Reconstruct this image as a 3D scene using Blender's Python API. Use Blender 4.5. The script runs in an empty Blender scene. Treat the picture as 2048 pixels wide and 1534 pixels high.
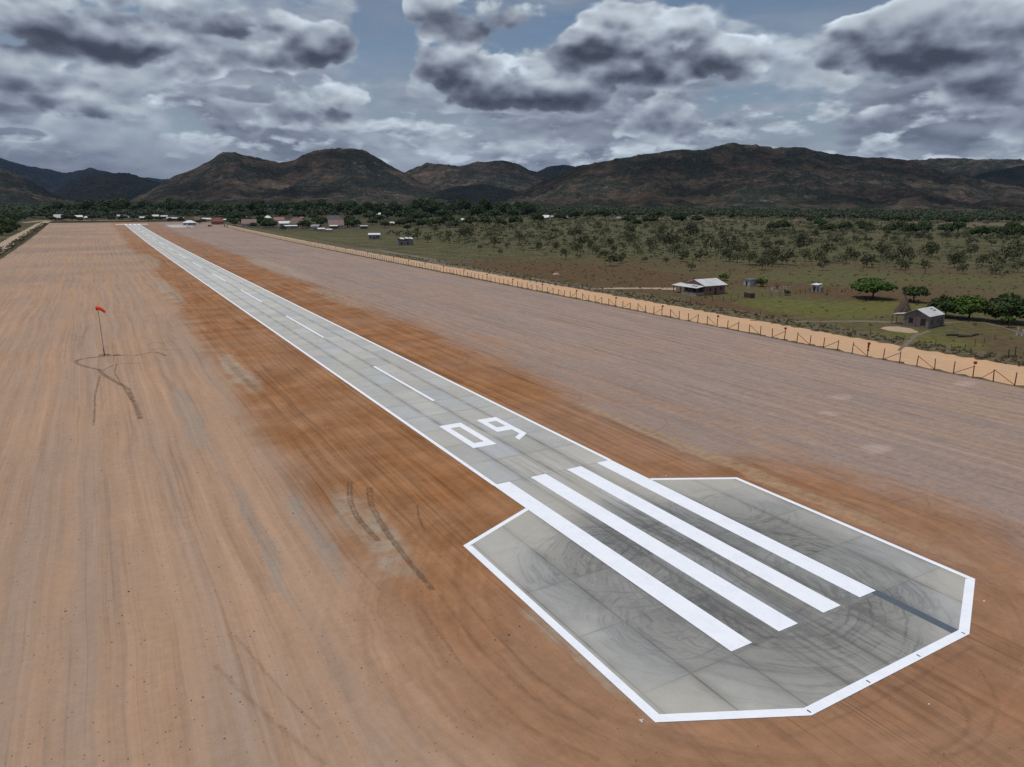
import bpy, math, random
import numpy as np
from mathutils import Vector, Matrix

# ------------------------------------------------------------------ camera, sky, sun, exposure
sc = bpy.context.scene
COL = sc.collection
R = math.radians
H = 28.0                                    # height of the camera above the runway, metres
FPX, CX, CY = 1430.0, 1024.0, 767.0         # the lens, in pixels of the 2048 wide photograph
PITCH, YAW = math.atan(362.0 / FPX), R(29.864)
cam_d = bpy.data.cameras.new('camera')
cam_d.sensor_width = 36.0
cam_d.lens = 36.0 * FPX / 2048.0
cam_d.clip_start, cam_d.clip_end = 0.5, 60000.0
cam = bpy.data.objects.new('camera', cam_d)
COL.objects.link(cam)
cam.location = (0, 0, H)
cam.rotation_euler = (math.pi / 2 - PITCH, 0, -YAW)
sc.camera = cam
sc.cycles.use_denoising = False
sc.view_settings.view_transform = 'Standard'
sc.view_settings.look = 'None'
sc.view_settings.exposure = 0.0
sc.view_settings.gamma = 1.0
sc.cycles.max_bounces = 4
sc.cycles.diffuse_bounces = 1
sc.cycles.transparent_max_bounces = 12
sc.cycles.volume_bounces = 1

SUN_EL = R(76.0)
SUN_DIR = Vector((-0.82 * math.cos(SUN_EL), 0.57 * math.cos(SUN_EL), math.sin(SUN_EL))).normalized()
sun_d = bpy.data.lights.new('sun', 'SUN')
sun_d.energy = 2.55
sun_d.angle = R(0.55)
sun_d.color = (1.0, 0.955, 0.89)
sun = bpy.data.objects.new('sun', sun_d)
COL.objects.link(sun)
sun.location = (0, 0, 400)
sun.rotation_euler = SUN_DIR.to_track_quat('Z', 'Y').to_euler()


# ------------------------------------------------------------------ a small language for node graphs
class V:
    def __init__(s, g, sock): s.g, s.s = g, sock
    def _b(s, op, o, rev=False):
        return s.g.math(op, o, s) if rev else s.g.math(op, s, o)
    def __add__(s, o): return s._b('ADD', o)
    def __radd__(s, o): return s._b('ADD', o, True)
    def __sub__(s, o): return s._b('SUBTRACT', o)
    def __rsub__(s, o): return s._b('SUBTRACT', o, True)
    def __mul__(s, o): return s._b('MULTIPLY', o)
    def __rmul__(s, o): return s._b('MULTIPLY', o, True)
    def __truediv__(s, o): return s._b('DIVIDE', o)
    def __rtruediv__(s, o): return s._b('DIVIDE', o, True)
    def __pow__(s, o): return s._b('POWER', o)


class G:
    def __init__(g, tree): g.t, g.n, g.l = tree, tree.nodes, tree.links
    def put(g, sock, v):
        if isinstance(v, V): g.l.new(v.s, sock)
        elif isinstance(v, (tuple, list)): sock.default_value = tuple(v) + ((1.0,) if len(v) == 3 and len(sock.default_value) == 4 else ())
        else: sock.default_value = v
    def math(g, op, a, b=None, c=None, clamp=False):
        n = g.n.new('ShaderNodeMath'); n.operation = op; n.use_clamp = clamp
        g.put(n.inputs[0], a)
        if b is not None: g.put(n.inputs[1], b)
        if c is not None: g.put(n.inputs[2], c)
        return V(g, n.outputs[0])
    def mx(g, a, b): return g.math('MAXIMUM', a, b)
    def mn(g, a, b): return g.math('MINIMUM', a, b)
    def clamp(g, a): return g.math('ADD', a, 0.0, clamp=True)
    def step(g, x, a, b, lo=0.0, hi=1.0):
        n = g.n.new('ShaderNodeMapRange'); n.interpolation_type = 'SMOOTHSTEP'
        g.put(n.inputs[0], x); g.put(n.inputs[1], a); g.put(n.inputs[2], b); g.put(n.inputs[3], lo); g.put(n.inputs[4], hi)
        return V(g, n.outputs[0])
    def lin(g, x, a, b, lo, hi):
        n = g.n.new('ShaderNodeMapRange'); n.clamp = True
        g.put(n.inputs[0], x); g.put(n.inputs[1], a); g.put(n.inputs[2], b); g.put(n.inputs[3], lo); g.put(n.inputs[4], hi)
        return V(g, n.outputs[0])
    def band(g, x, a, b, soft): return g.step(x, a - soft, a + soft) * g.step(x, b - soft, b + soft, 1.0, 0.0)
    def vec(g, x, y, z=0.0):
        n = g.n.new('ShaderNodeCombineXYZ')
        for i, v in enumerate((x, y, z)): g.put(n.inputs[i], v)
        return V(g, n.outputs[0])
    def sep(g, v):
        n = g.n.new('ShaderNodeSeparateXYZ'); g.put(n.inputs[0], v)
        return [V(g, o) for o in n.outputs]
    def noise(g, v, scale=1.0, detail=3.0, rough=0.5, dist=0.0, dim='3D', lac=2.0, color=False):
        n = g.n.new('ShaderNodeTexNoise'); n.noise_dimensions = dim
        g.put(n.inputs['Vector'], v)
        n.inputs['Scale'].default_value = scale; n.inputs['Detail'].default_value = detail
        n.inputs['Roughness'].default_value = rough; n.inputs['Distortion'].default_value = dist
        n.inputs['Lacunarity'].default_value = lac
        return V(g, n.outputs[1 if color else 0])
    def vor(g, v, scale=1.0, dim='2D', feature='F1', rand=1.0):
        n = g.n.new('ShaderNodeTexVoronoi'); n.voronoi_dimensions = dim; n.feature = feature
        g.put(n.inputs['Vector'], v); n.inputs['Scale'].default_value = scale; n.inputs['Randomness'].default_value = rand
        return V(g, n.outputs[0])
    def white(g, v):
        n = g.n.new('ShaderNodeTexWhiteNoise'); n.noise_dimensions = '3D'; g.put(n.inputs['Vector'], v)
        return V(g, n.outputs[0])
    def mix(g, f, a, b, mode='MIX'):
        n = g.n.new('ShaderNodeMix'); n.data_type = 'RGBA'; n.blend_type = mode
        g.put(n.inputs[0], f); g.put(n.inputs[6], a); g.put(n.inputs[7], b)
        return V(g, n.outputs[2])
    def scale(g, c, f):
        n = g.n.new('ShaderNodeVectorMath'); n.operation = 'SCALE'; g.put(n.inputs[0], c); g.put(n.inputs[3], f)
        return V(g, n.outputs[0])
    def ell(g, x, y, cx, cy, rx, ry, soft=0.4):
        a = (x - cx) / rx; b = (y - cy) / ry
        return g.step(a * a + b * b, 1.0 - soft, 1.0 + soft, 1.0, 0.0)


def material(name, build, rough=0.9, spec=0.2, metal=0.0):
    m = bpy.data.materials.new(name); m.use_nodes = True
    t = m.node_tree; t.nodes.clear(); g = G(t)
    out = t.nodes.new('ShaderNodeOutputMaterial'); p = t.nodes.new('ShaderNodeBsdfPrincipled')
    t.links.new(p.outputs[0], out.inputs[0])
    p.inputs['Roughness'].default_value = rough
    p.inputs['Specular IOR Level'].default_value = spec
    p.inputs['Metallic'].default_value = metal
    tc = t.nodes.new('ShaderNodeTexCoord')
    geo = t.nodes.new('ShaderNodeNewGeometry')
    g.pos, g.obj, g.p, g.out = V(g, geo.outputs['Position']), V(g, tc.outputs['Object']), p, out
    oi = t.nodes.new('ShaderNodeObjectInfo'); g.rnd = V(g, oi.outputs['Random'])
    r = build(g)
    bump = None
    if isinstance(r, tuple) and len(r) == 2 and isinstance(r[0], V): r, bump = r
    g.put(p.inputs['Base Color'], r)
    if bump is not None:
        b = t.nodes.new('ShaderNodeBump'); b.inputs['Strength'].default_value = bump[1]; b.inputs['Distance'].default_value = bump[2]
        g.put(b.inputs['Height'], bump[0]); t.links.new(b.outputs[0], p.inputs['Normal'])
    return m


def flat(name, c, var=0.12, scale=1.5, rough=0.8, spec=0.25, metal=0.0):
    def b(g):
        n = g.noise(g.obj, scale, 4, 0.6) + g.noise(g.obj, scale * 7, 2, 0.5) * 0.5
        return g.scale(g.mix(0.0, c, c), g.lin(n, 0.3, 1.2, 1 - var, 1 + var))
    return material(name, b, rough, spec, metal)


# ------------------------------------------------------------------ the sky: clear air from the Sky Texture, a deck of cumulus marched through in slices
world = bpy.data.worlds.new('World'); sc.world = world; world.use_nodes = True
wt = world.node_tree; wt.nodes.clear(); g = G(wt)
wout = wt.nodes.new('ShaderNodeOutputWorld')
sky = wt.nodes.new('ShaderNodeTexSky'); sky.sky_type = 'NISHITA'; sky.sun_disc = False
sky.sun_elevation = SUN_EL
sky.sun_rotation = math.atan2(SUN_DIR.x, SUN_DIR.y)
sky.altitude = 100; sky.air_density = 1.0; sky.dust_density = 0.6; sky.ozone_density = 2.0
bg_sky = wt.nodes.new('ShaderNodeBackground'); bg_sky.inputs[1].default_value = 0.065
wt.links.new(sky.outputs[0], bg_sky.inputs[0])
tcw = wt.nodes.new('ShaderNodeTexCoord')
dx, dy, dz = g.sep(V(g, tcw.outputs['Generated']))
DEG = 57.29578
AZ = g.math('ARCTAN2', dx, dy) * DEG - math.degrees(YAW)      # bearing and height above the horizon, degrees
EL = g.math('ARCSINE', dz) * DEG


def sky_px(px, py):
    a, b = (px - CX) / FPX, (CY - py) / FPX
    d = Vector((a, math.cos(PITCH) + b * math.sin(PITCH), -math.sin(PITCH) + b * math.cos(PITCH))).normalized()
    return math.degrees(math.atan2(d.x, d.y)), math.degrees(math.asin(d.z))


# where the nearer cumulus stand and where the deck is open: centre, half width, half height (in photograph pixels), weight
BLOBS = [(190, 40, 190, 75, 0.34), (30, 70, 130, 60, 0.26), (60, 140, 150, 36, 0.24), (340, 118, 130, 44, 0.30), (450, 25, 130, 44, 0.26), (550, 82, 150, 58, 0.36), (650, 84, 70, 44, 0.22),
         (765, 60, 34, 150, -0.5), (950, 22, 130, 60, 0.34), (905, 110, 90, 60, 0.26), (1010, 165, 190, 62, 0.36), (1140, 200, 120, 34, 0.24), (1120, 70, 120, 60, 0.24), (1300, 95, 190, 72, 0.36), (1240, 15, 80, 40, 0.2),
         (1490, 120, 100, 50, 0.26), (1620, 8, 130, 34, -0.45), (1640, 75, 70, 60, 0.22), (1900, 50, 200, 80, 0.32), (1780, 120, 130, 50, 0.24), (2010, 140, 120, 60, 0.24), (140, 200, 190, 40, 0.22), (300, 250, 200, 30, 0.2), (1900, 225, 190, 34, 0.22), (1600, 240, 190, 30, 0.2), (640, 205, 110, 50, 0.24), (480, 235, 90, 40, 0.2), (1350, 235, 160, 36, 0.2), (820, 270, 150, 28, 0.16), (1750, 290, 160, 24, 0.2)]
OPEN = [(1620, 8, 140, 34, -0.36), (1300, 300, 200, 30, 0.12), (300, 320, 220, 22, 0.14), (540, 190, 110, 16, -0.3), (40, 270, 60, 12, -0.3), (960, 240, 110, 12, -0.3), (1400, 182, 110, 20, -0.25), (760, 90, 50, 130, -0.28), (540, 262, 50, 8, -0.2)]


def blobs(lst, az, el):
    """How much each standing cloud adds to the cover here, and how far up its flank this is."""
    tot = top = None
    for (bx, by, hw, hh, w) in lst:
        a0, e0 = sky_px(bx, by); ra = abs(sky_px(bx + hw, by)[0] - sky_px(bx - hw, by)[0]) / 2; re = abs(sky_px(bx, by - hh)[1] - sky_px(bx, by + hh)[1]) / 2
        a = g.math('MULTIPLY_ADD', az, 1.0 / ra, -a0 / ra); b = g.math('MULTIPLY_ADD', el, 1.0 / re, -e0 / re)
        e = g.step(g.math('MULTIPLY_ADD', a, a, b * b), 0.1, 1.9, w * 1.35, 0.0)
        u = e * (b - 0.22)
        tot = e if tot is None else tot + e
        top = u if top is None else top + u
    return tot, top


def deck(sx, sy, seed, off, lst, kn, kb, level, soft, lo, hi, wv, warp, gain):
    """One row of cumulus: how much of it covers and how bright it is. The upper rims catch the sun, the bases lie in shade."""
    def nz(de, detail):
        q = g.vec(AZ * (1.0 / sx) + seed, (EL + de) * (1.0 / sy) + seed * 0.37, seed)
        n = g.noise(q, 1.0, detail, 0.53, warp)
        vn = g.t.nodes.new('ShaderNodeTexVoronoi'); vn.voronoi_dimensions = '2D'; vn.feature = 'SMOOTH_F1'
        g.put(vn.inputs['Vector'], q); vn.inputs['Scale'].default_value = 2.4; vn.inputs['Detail'].default_value = 2.5; vn.inputs['Roughness'].default_value = 0.55; vn.inputs['Smoothness'].default_value = 0.3
        return (n - 0.5) * gain + (0.42 - V(g, vn.outputs[0])) * wv
    n0, n1 = nz(0.0, 8), nz(off, 3)
    n2 = nz(off * 0.35, 3)
    d0 = n0
    rim = ((n0 - n1) * 0.45 + (n2 - n1) * 0.85) * kn
    if lst:
        b0, up = blobs(lst, AZ, EL)
        d0 = d0 + b0; rim = rim + up * kb
    m = g.step(d0, level, level + soft)
    rim = g.step(rim, -0.5, 0.5)
    core = g.step(d0, level, level + 0.4)
    lum = lo + (hi - lo) * rim
    lum = lum * (1.0 - 0.30 * core) + (1.0 - core) * 0.07
    return m, lum


m4, l4 = deck(9.0, 3.4, 6.6, 0.7, None, 1.1, 0, -0.30, 0.32, 0.15, 0.46, 0.14, 0.2, 1.5)
m3, l3 = deck(6.0, 2.4, 4.1, 0.55, None, 1.15, 0, -0.13, 0.20, 0.12, 0.66, 0.24, 0.15, 1.7)
m2, l2 = deck(11.0, 5.6, 9.7, 1.2, OPEN, 0.95, 0.6, -0.19, 0.26, 0.14, 0.68, 0.20, 0.2, 1.6)
m1, l1 = deck(9.5, 5.8, 2.3, 1.2, BLOBS, 0.85, 1.15, 0.10, 0.17, 0.085, 0.78, 0.34, 0.2, 1.8)
wisp = g.noise(g.vec(AZ * 0.05, EL * 0.22, 3.0), 1.0, 6, 0.6, 0.6)
m2 = m2 * g.step(EL, 2.0, 4.5) * 0.92
m1 = m1 * g.step(EL, 3.0, 5.5)
m0 = g.step(wisp, 0.34, 0.66) * 0.55
m4 = m4 * g.step(EL, 11.5, 7.5)
cover, lum = m0, 0.24 + 0.10 * wisp
lum = lum * (1 - m4) + l4 * m4; cover = cover + (1 - cover) * m4
m3 = m3 * g.step(EL, 10.0, 6.0)
lum = lum * (1 - m3) + l3 * m3; cover = cover + (1 - cover) * m3
lum = lum * (1 - m2) + l2 * m2; cover = cover + (1 - cover) * m2
lum = lum * (1 - m1) + l1 * m1; cover = cover + (1 - cover) * m1
lum = lum * g.lin(g.noise(g.vec(AZ * 0.055, EL * 0.16, 8.0), 1.0, 4, 0.55, 0.4), 0.3, 0.7, 0.80, 1.42)
ccol = g.mix(g.lin(lum, 0.06, 0.5, 0.0, 1.0), (0.79, 0.91, 1.24), (0.88, 1.00, 1.12))
ccol = g.scale(ccol, lum)
ccol = g.mix(g.step(EL, -1.0, 4.5, 0.20, 0.0), ccol, (0.265, 0.315, 0.390))
cov2 = g.mx(cover, g.step(EL, 1.5, 8.0, 1.0, 0.0))
bg_cl = wt.nodes.new('ShaderNodeBackground'); bg_cl.inputs[1].default_value = 1.0
g.put(bg_cl.inputs[0], ccol)
mxs = wt.nodes.new('ShaderNodeMixShader')
g.put(mxs.inputs[0], cov2)
wt.links.new(bg_sky.outputs[0], mxs.inputs[1]); wt.links.new(bg_cl.outputs[0], mxs.inputs[2])
wt.links.new(mxs.outputs[0], wout.inputs[0])
world.cycles.sampling_method = 'NONE'

# ------------------------------------------------------------------ lie of the land
ROWS = np.unique(np.concatenate([np.array([-300.0, -60.0, 0.0, 80.0, 160.0, 240.0, 320.0]), np.arange(350, 1200, 10.0), np.arange(1200, 3000, 60.0), np.arange(3000, 14001, 500.0)]))


def _zg(y):
    y = np.asarray(y, float)
    a = 4.5 * (np.clip(y - 350, 0, 620) / 620.0) ** 2
    b = 13.5 * (1 - np.exp(-np.clip(y - 970, 0, None) * 0.0145 / 13.5))
    return a + b


ROWZ = _zg(ROWS)
def zg(y): return float(np.interp(y, ROWS, ROWZ))


def ray(px, py):
    a, b = (px - CX) / FPX, (CY - py) / FPX
    d = Vector((a, math.cos(PITCH) + b * math.sin(PITCH), -math.sin(PITCH) + b * math.cos(PITCH)))
    return Matrix.Rotation(-YAW, 3, 'Z') @ d


def at(px, py, up=0.0):                       # the point of the land that the photograph shows at this pixel
    d = ray(px, py); lo, hi = 1.0, 9000.0
    for _ in range(60):
        m = 0.5 * (lo + hi)
        if H + d.z * m > zg(d.y * m) + up: lo = m
        else: hi = m
    return Vector((d.x * lo, d.y * lo, zg(d.y * lo)))


def pxm(p): return math.hypot(p.x * math.sin(YAW) + p.y * math.cos(YAW), 0) * math.cos(PITCH) / FPX   # metres per pixel there

# ------------------------------------------------------------------ mesh helpers
class MB:
    def __init__(s): s.v, s.f = [], []
    def quad(s, a, b, c, d):
        i = len(s.v); s.v += [tuple(a), tuple(b), tuple(c), tuple(d)]; s.f.append((i, i + 1, i + 2, i + 3))
    def poly(s, pts):
        i = len(s.v); s.v += [tuple(p) for p in pts]; s.f.append(tuple(range(i, i + len(pts))))
    def box(s, x0, y0, z0, x1, y1, z1):
        i = len(s.v)
        s.v += [(x0, y0, z0), (x1, y0, z0), (x1, y1, z0), (x0, y1, z0), (x0, y0, z1), (x1, y0, z1), (x1, y1, z1), (x0, y1, z1)]
        s.f += [tuple(i + k for k in q) for q in ((0, 3, 2, 1), (4, 5, 6, 7), (0, 1, 5, 4), (1, 2, 6, 5), (2, 3, 7, 6), (3, 0, 4, 7))]
    def slab(s, pts, t):                       # a sheet through pts given thickness t downwards
        n = (Vector(pts[1]) - Vector(pts[0])).cross(Vector(pts[2]) - Vector(pts[0])).normalized()
        if n.z < 0: pts = pts[::-1]; n = -n
        i = len(s.v); k = len(pts)
        s.v += [tuple(p) for p in pts] + [tuple(Vector(p) - n * t) for p in pts]
        s.f.append(tuple(i + j for j in range(k))); s.f.append(tuple(i + k + j for j in reversed(range(k))))
        for j in range(k):
            a, b = j, (j + 1) % k
            s.f.append((i + a, i + k + a, i + k + b, i + b))
    def prism(s, pts, z0, z1):                 # vertical prism on a plan polygon
        i = len(s.v); k = len(pts)
        ar = sum(pts[j][0] * pts[(j + 1) % k][1] - pts[(j + 1) % k][0] * pts[j][1] for j in range(k))
        if ar < 0: pts = pts[::-1]
        s.v += [(p[0], p[1], z1) for p in pts] + [(p[0], p[1], z0) for p in pts]
        s.f.append(tuple(range(i, i + k))); s.f.append(tuple(i + k + j for j in reversed(range(k))))
        for j in range(k): s.f.append((i + j, i + k + j, i + k + (j + 1) % k, i + (j + 1) % k))
    def tube(s, pts, rad, n=7, cap=True):
        pts = [Vector(p) for p in pts]; i0 = len(s.v)
        for j, p in enumerate(pts):
            d = (pts[min(j + 1, len(pts) - 1)] - pts[max(j - 1, 0)]).normalized()
            a = d.cross(Vector((0, 0, 1)) if abs(d.z) < 0.9 else Vector((1, 0, 0))).normalized(); b = d.cross(a)
            r = rad[j] if isinstance(rad, (list, tuple)) else rad
            for k in range(n):
                t = 2 * math.pi * k / n
                s.v.append(tuple(p + a * (r * math.cos(t)) + b * (r * math.sin(t))))
        for j in range(len(pts) - 1):
            for k in range(n):
                a, b = i0 + j * n + k, i0 + j * n + (k + 1) % n
                s.f.append((a, a + n, b + n, b))
        if cap:
            s.f.append(tuple(i0 + k for k in range(n))); s.f.append(tuple(i0 + (len(pts) - 1) * n + k for k in reversed(range(n))))
    def strip(s, left, right):
        i = len(s.v); k = len(left)
        for a, b in zip(left, right): s.v += [tuple(a), tuple(b)]
        for j in range(k - 1): s.f.append((i + 2 * j, i + 2 * j + 1, i + 2 * j + 3, i + 2 * j + 2))
    def mesh(s, name, mat, smooth=False):
        m = bpy.data.meshes.new(name); m.from_pydata(s.v, [], s.f); m.update()
        if mat: m.materials.append(mat)
        if smooth: m.polygons.foreach_set('use_smooth', [True] * len(m.polygons))
        return m
    def build(s, name, mat, parent=None, smooth=False, loc=None):
        o = bpy.data.objects.new(name, s.mesh(name, mat, smooth)); COL.objects.link(o)
        if parent: o.parent = parent
        if loc is not None: o.location = loc
        return o


def np_mesh(name, verts, quads, mat, parent=None, smooth=False):
    m = bpy.data.meshes.new(name); verts = np.ascontiguousarray(verts, np.float32); quads = np.ascontiguousarray(quads, np.int32)
    m.vertices.add(len(verts)); m.vertices.foreach_set('co', verts.ravel())
    m.loops.add(quads.size); m.loops.foreach_set('vertex_index', quads.ravel())
    m.polygons.add(len(quads)); m.polygons.foreach_set('loop_start', np.arange(0, quads.size, 4, dtype=np.int32))
    if smooth: m.polygons.foreach_set('use_smooth', np.ones(len(quads), bool))
    m.update(calc_edges=True); m.validate()
    if mat: m.materials.append(mat)
    if name is None: return m
    o = bpy.data.objects.new(name, m); COL.objects.link(o)
    if parent: o.parent = parent
    return o


def tag(o, label=None, cat=None, group=None, kind=None):
    if label: o['label'] = label
    if cat: o['category'] = cat
    if group: o['group'] = group
    if kind: o['kind'] = kind
    return o


def empty(name, loc, rz=0.0):
    o = bpy.data.objects.new(name, None); COL.objects.link(o); o.location = loc; o.rotation_euler = (0, 0, rz); o.empty_display_size = 0.5
    return o


KIDS = {}
def copy_tree(o, parent=None):
    c = o.copy(); COL.objects.link(c); c.parent = parent
    for ch in o.children: copy_tree(ch, c)
    return c


# ------------------------------------------------------------------ numpy noise for the hills
def vnoise(x, y, seed=0):
    xi, yi = np.floor(x).astype(np.int64), np.floor(y).astype(np.int64); fx, fy = x - xi, y - yi
    def h(a, b):
        n = (a * 374761393 + b * 668265263 + seed * 974634777) & 0xFFFFFFFF
        n = ((n ^ (n >> 13)) * 1274126177) & 0xFFFFFFFF
        return ((n ^ (n >> 16)) & 0xFFFF) / 65535.0
    u, v = fx * fx * (3 - 2 * fx), fy * fy * (3 - 2 * fy)
    return (h(xi, yi) * (1 - u) + h(xi + 1, yi) * u) * (1 - v) + (h(xi, yi + 1) * (1 - u) + h(xi + 1, yi + 1) * u) * v


def fbm(x, y, o=5, seed=0, ridge=False):
    s, a, t = 0, 1.0, 0
    for k in range(o):
        n = vnoise(x * 2 ** k + 17 * k, y * 2 ** k - 9 * k, seed + k)
        s = s + a * ((1 - np.abs(2 * n - 1)) if ridge else n); t += a; a *= 0.5
    return s / t

# ------------------------------------------------------------------ ground
PADC = (39.8, 35.5)


def ground_mat(g):
    x, y, z = g.sep(g.pos)
    P2 = g.vec(x, y)
    nb = g.noise(P2, 0.022, 3, 0.5) - 0.5
    nm = g.noise(P2, 0.11, 4, 0.6) - 0.5
    nf = g.noise(P2, 0.9, 4, 0.6) - 0.5
    wob = nb * 3.0 + g.noise(g.vec(x * 0.05, y * 0.02, 9.0), 1.0, 2, 0.5) * 1.6
    # -- graded soil of the airstrip
    sA = g.noise(g.vec((x + wob) * 0.34, y * 0.0045), 1.0, 3, 0.6) - 0.5          # broad grader passes
    sB = g.noise(g.vec((x + wob) * 1.35, y * 0.010, 3.0), 1.0, 3, 0.65) - 0.5     # ruts
    sC = g.noise(g.vec((x + wob * 0.8) * 4.0, y * 0.045, 7.0), 1.0, 5, 0.7) - 0.5
    sD = g.noise(g.vec((x + wob) * 0.9, y * 0.16, 17.0), 1.0, 5, 0.7) - 0.5        # clods and scuffs drawn out along the passes   # fine scratches
    grain = g.noise(P2, 7.0, 4, 0.7) - 0.5
    def lines(fx, fy, seed, w):
        q = g.noise(g.vec((x + wob * 0.7) * fx, y * fy, seed), 1.0, 2, 0.45)
        return g.step(g.math('ABSOLUTE', q - 0.5), 0.0, w, 1.0, 0.0)
    lm = g.step(g.noise(g.vec(x * 0.22, y * 0.03, 21.0), 1.0, 4, 0.65), 0.44, 0.60)
    lm2 = g.step(g.noise(g.vec(x * 0.30, y * 0.022, 31.0), 1.0, 4, 0.65), 0.46, 0.62)
    ln = lines(0.75, 0.006, 11.0, 0.045) * lm + lines(1.9, 0.014, 12.0, 0.05) * lm2 * 0.7 + lines(0.35, 0.004, 14.0, 0.018) * 0.8 * lm2
    ll = lines(0.9, 0.007, 13.0, 0.06) * (1.0 - lm) * 0.8
    rg_ = g.math('SINE', (x + wob * 1.2 + sA * 3.0) * 2.75) * g.lin(g.noise(g.vec(x * 0.08, y * 0.012, 61.0), 1.0, 3, 0.6), 0.35, 0.65, 0.0, 1.0)
    crumb = g.noise(P2, 1.5, 6, 0.78) - 0.5
    scuff = g.noise(g.vec(x * 0.55, y * 1.1, 41.0), 1.0, 5, 0.72) - 0.5
    patch = g.noise(g.vec(x * 0.075, y * 0.03, 51.0), 1.0, 4, 0.6) - 0.5
    left = g.mix(g.step(patch * 0.55 + sA * 0.8 + sB * 0.45 + scuff * 0.35, -0.20, 0.22), (0.388, 0.246, 0.160), (0.306, 0.218, 0.164))
    right = g.mix(g.step(patch * 0.8 + sA * 0.3 + sB * 0.45 + scuff * 0.5, -0.08, 0.20), (0.278, 0.211, 0.180), (0.316, 0.216, 0.164))
    farr = g.step(y + nb * 200, 240, 420)
    base = g.mix(g.step(x, 30, 50), left, right)
    base = g.mix(farr * 0.5 * g.step(g.noise(g.vec(x * 0.008, y * 0.02, 5.0), 1.0, 3) + nm * 0.2, 0.45, 0.6), base, (0.235, 0.175, 0.150))
    # fresh red laterite beside the concrete
    lw = g.lin(y, 40, 300, 14.5, 19.5) + nb * 9 + nm * 5
    ol = g.step(x + sB * 3.0 + sD * 4.0, lw - 2.6, lw + 3.2) * g.step(x, 40, 44, 1.0, 0.0)
    rw = g.lin(y, 40, 320, 58.0, 68.0) + nb * 16 + nm * 4
    orr = g.step(x + sB * 6 + sD * 7 + sC * 3, rw - 4.0, rw + 4.0, 1.0, 0.0) * g.step(x, 36, 40)
    rx, ry = x - PADC[0], y - PADC[1]
    rr = g.math('SQRT', rx * rx + ry * ry)
    ring = g.step(rr + nb * 8 + nm * 6 + sD * 7, 22.0, 31.0, 1.0, 0.0)
    near = g.step(y, 50, 64, 1.0, 0.0)
    om = g.clamp(g.mx(g.mx(ol, orr), ring * near))
    om = om * g.lin(g.noise(P2, 0.05, 4, 0.6), 0.35, 0.6, 0.72, 1.0)
    om = om * g.lin(y, 300, 800, 1.0, 0.55)
    ored = g.mix(g.step(nm + sB * 0.7, -0.2, 0.25), (0.225, 0.098, 0.038), (0.305, 0.150, 0.070))
    ored = g.mix(g.step(y + nb * 20, 30, 62, 0.75, 0.0), ored, (0.270, 0.142, 0.080))
    ored = g.scale(ored, g.lin(g.noise(P2, 0.28, 5, 0.65), 0.3, 0.7, 0.90, 1.18) - ln * 0.16)
    col = g.mix(om, base, ored)
    # pale washed-out patches along the edge of the red strip
    pa = g.ell(x + nm * 5 + sB * 2, y + nm * 14, 18.2, 57, 1.9, 9.5, 0.6)
    for (ex, ey, rx_, ry_) in ((18.7, 127, 2.0, 16), (19.5, 262, 2.4, 40), (23.0, 405, 3.5, 50), (23.2, 32.0, 0.8, 6.5), (68, 330, 5, 60), (62, 215, 3, 30)):
        pa = g.mx(pa, g.ell(x + nm * 5 + sB * 2, y + nm * 16, ex, ey, rx_, ry_, 0.6))
    pa = pa * g.lin(g.noise(P2, 0.5, 4, 0.65), 0.32, 0.62, 0.1, 0.85)
    col = g.mix(pa, col, (0.330, 0.268, 0.205))
    pg = g.mx(g.ell(x + nm * 4 + sB * 2, y + nm * 20, 8.2, 104, 1.3, 17, 0.7), g.mx(g.ell(x + nm * 4 + sB * 2, y + nm * 12, 9.2, 60, 0.7, 12, 0.7), g.ell(x + nm * 4 + sB * 2, y + nm * 12, 13.2, 58, 0.8, 9, 0.7)))
    col = g.mix(pg * g.lin(sD, -0.2, 0.15, 0.15, 0.8), col, (0.262, 0.222, 0.192))
    # small chalky spots on the field
    for (bx, by, ra, rb) in ((1682, 794, 1.8, 1.4), (1656, 827, 1.5, 1.2), (1755, 896, 2.2, 1.3), (1930, 767, 2.6, 1.2)):
        c_ = at(bx, by)
        col = g.mix(g.ell(x + nm * 3 + nf * 1.0, y + nm * 3 + nf * 1.0, c_.x, c_.y, ra, rb, 0.9) * 0.42, col, (0.46, 0.345, 0.305))
    pb = g.ell(x + nm * 3 + sB * 3 + sD * 3, y + nm * 16, 57.6, 55, 1.3, 27, 0.75)
    col = g.mix(pb * g.lin(scuff, -0.2, 0.15, 0.2, 0.85), col, (0.365, 0.255, 0.160))
    ob = g.band(x + sD * 6 + nm * 4, 56.0, 72.0, 3.0) * g.step(sB + sC * 0.6 + patch * 0.6, 0.0, 0.12) * g.step(y, 20, 40) * g.step(y, 190, 330, 1.0, 0.0)
    col = g.mix(ob * 0.55, col, (0.330, 0.170, 0.088))
    # circular wheel passes round the turning pad
    ang = g.math('ARCTAN2', ry, rx)
    arcs = g.noise(g.vec((rr + nm * 2.5) * 1.3, ang * 1.1, 2.0), 1.0, 3, 0.6) - 0.5
    rgt = g.step(x, 52, 70)
    arcm = g.step(rr, 16, 20) * g.step(rr + nb * 6, 26, 36, 1.0, 0.0) * g.step(y, 46, 64, 1.0, 0.0)
    streak = g.mix(arcm, g.vec(sA * 0.20 + sB * 0.42 + sC * (0.28 + rgt * 0.25) + sD * (0.25 + rgt * 0.4) - ln * 0.17 + ll * 0.12 + rg_ * 0.075, 0, 0), g.vec(arcs * 0.75 + sD * 0.25, 0, 0))
    st = g.sep(streak)[0]
    dark = g.vor(g.vec(x + nf * 0.5, y + nf * 0.5), 0.9, '2D')
    dots = g.step(dark, 0.02, 0.06, 1.0, 0.0) * g.step(g.noise(P2, 0.25, 2), 0.50, 0.58)
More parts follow.
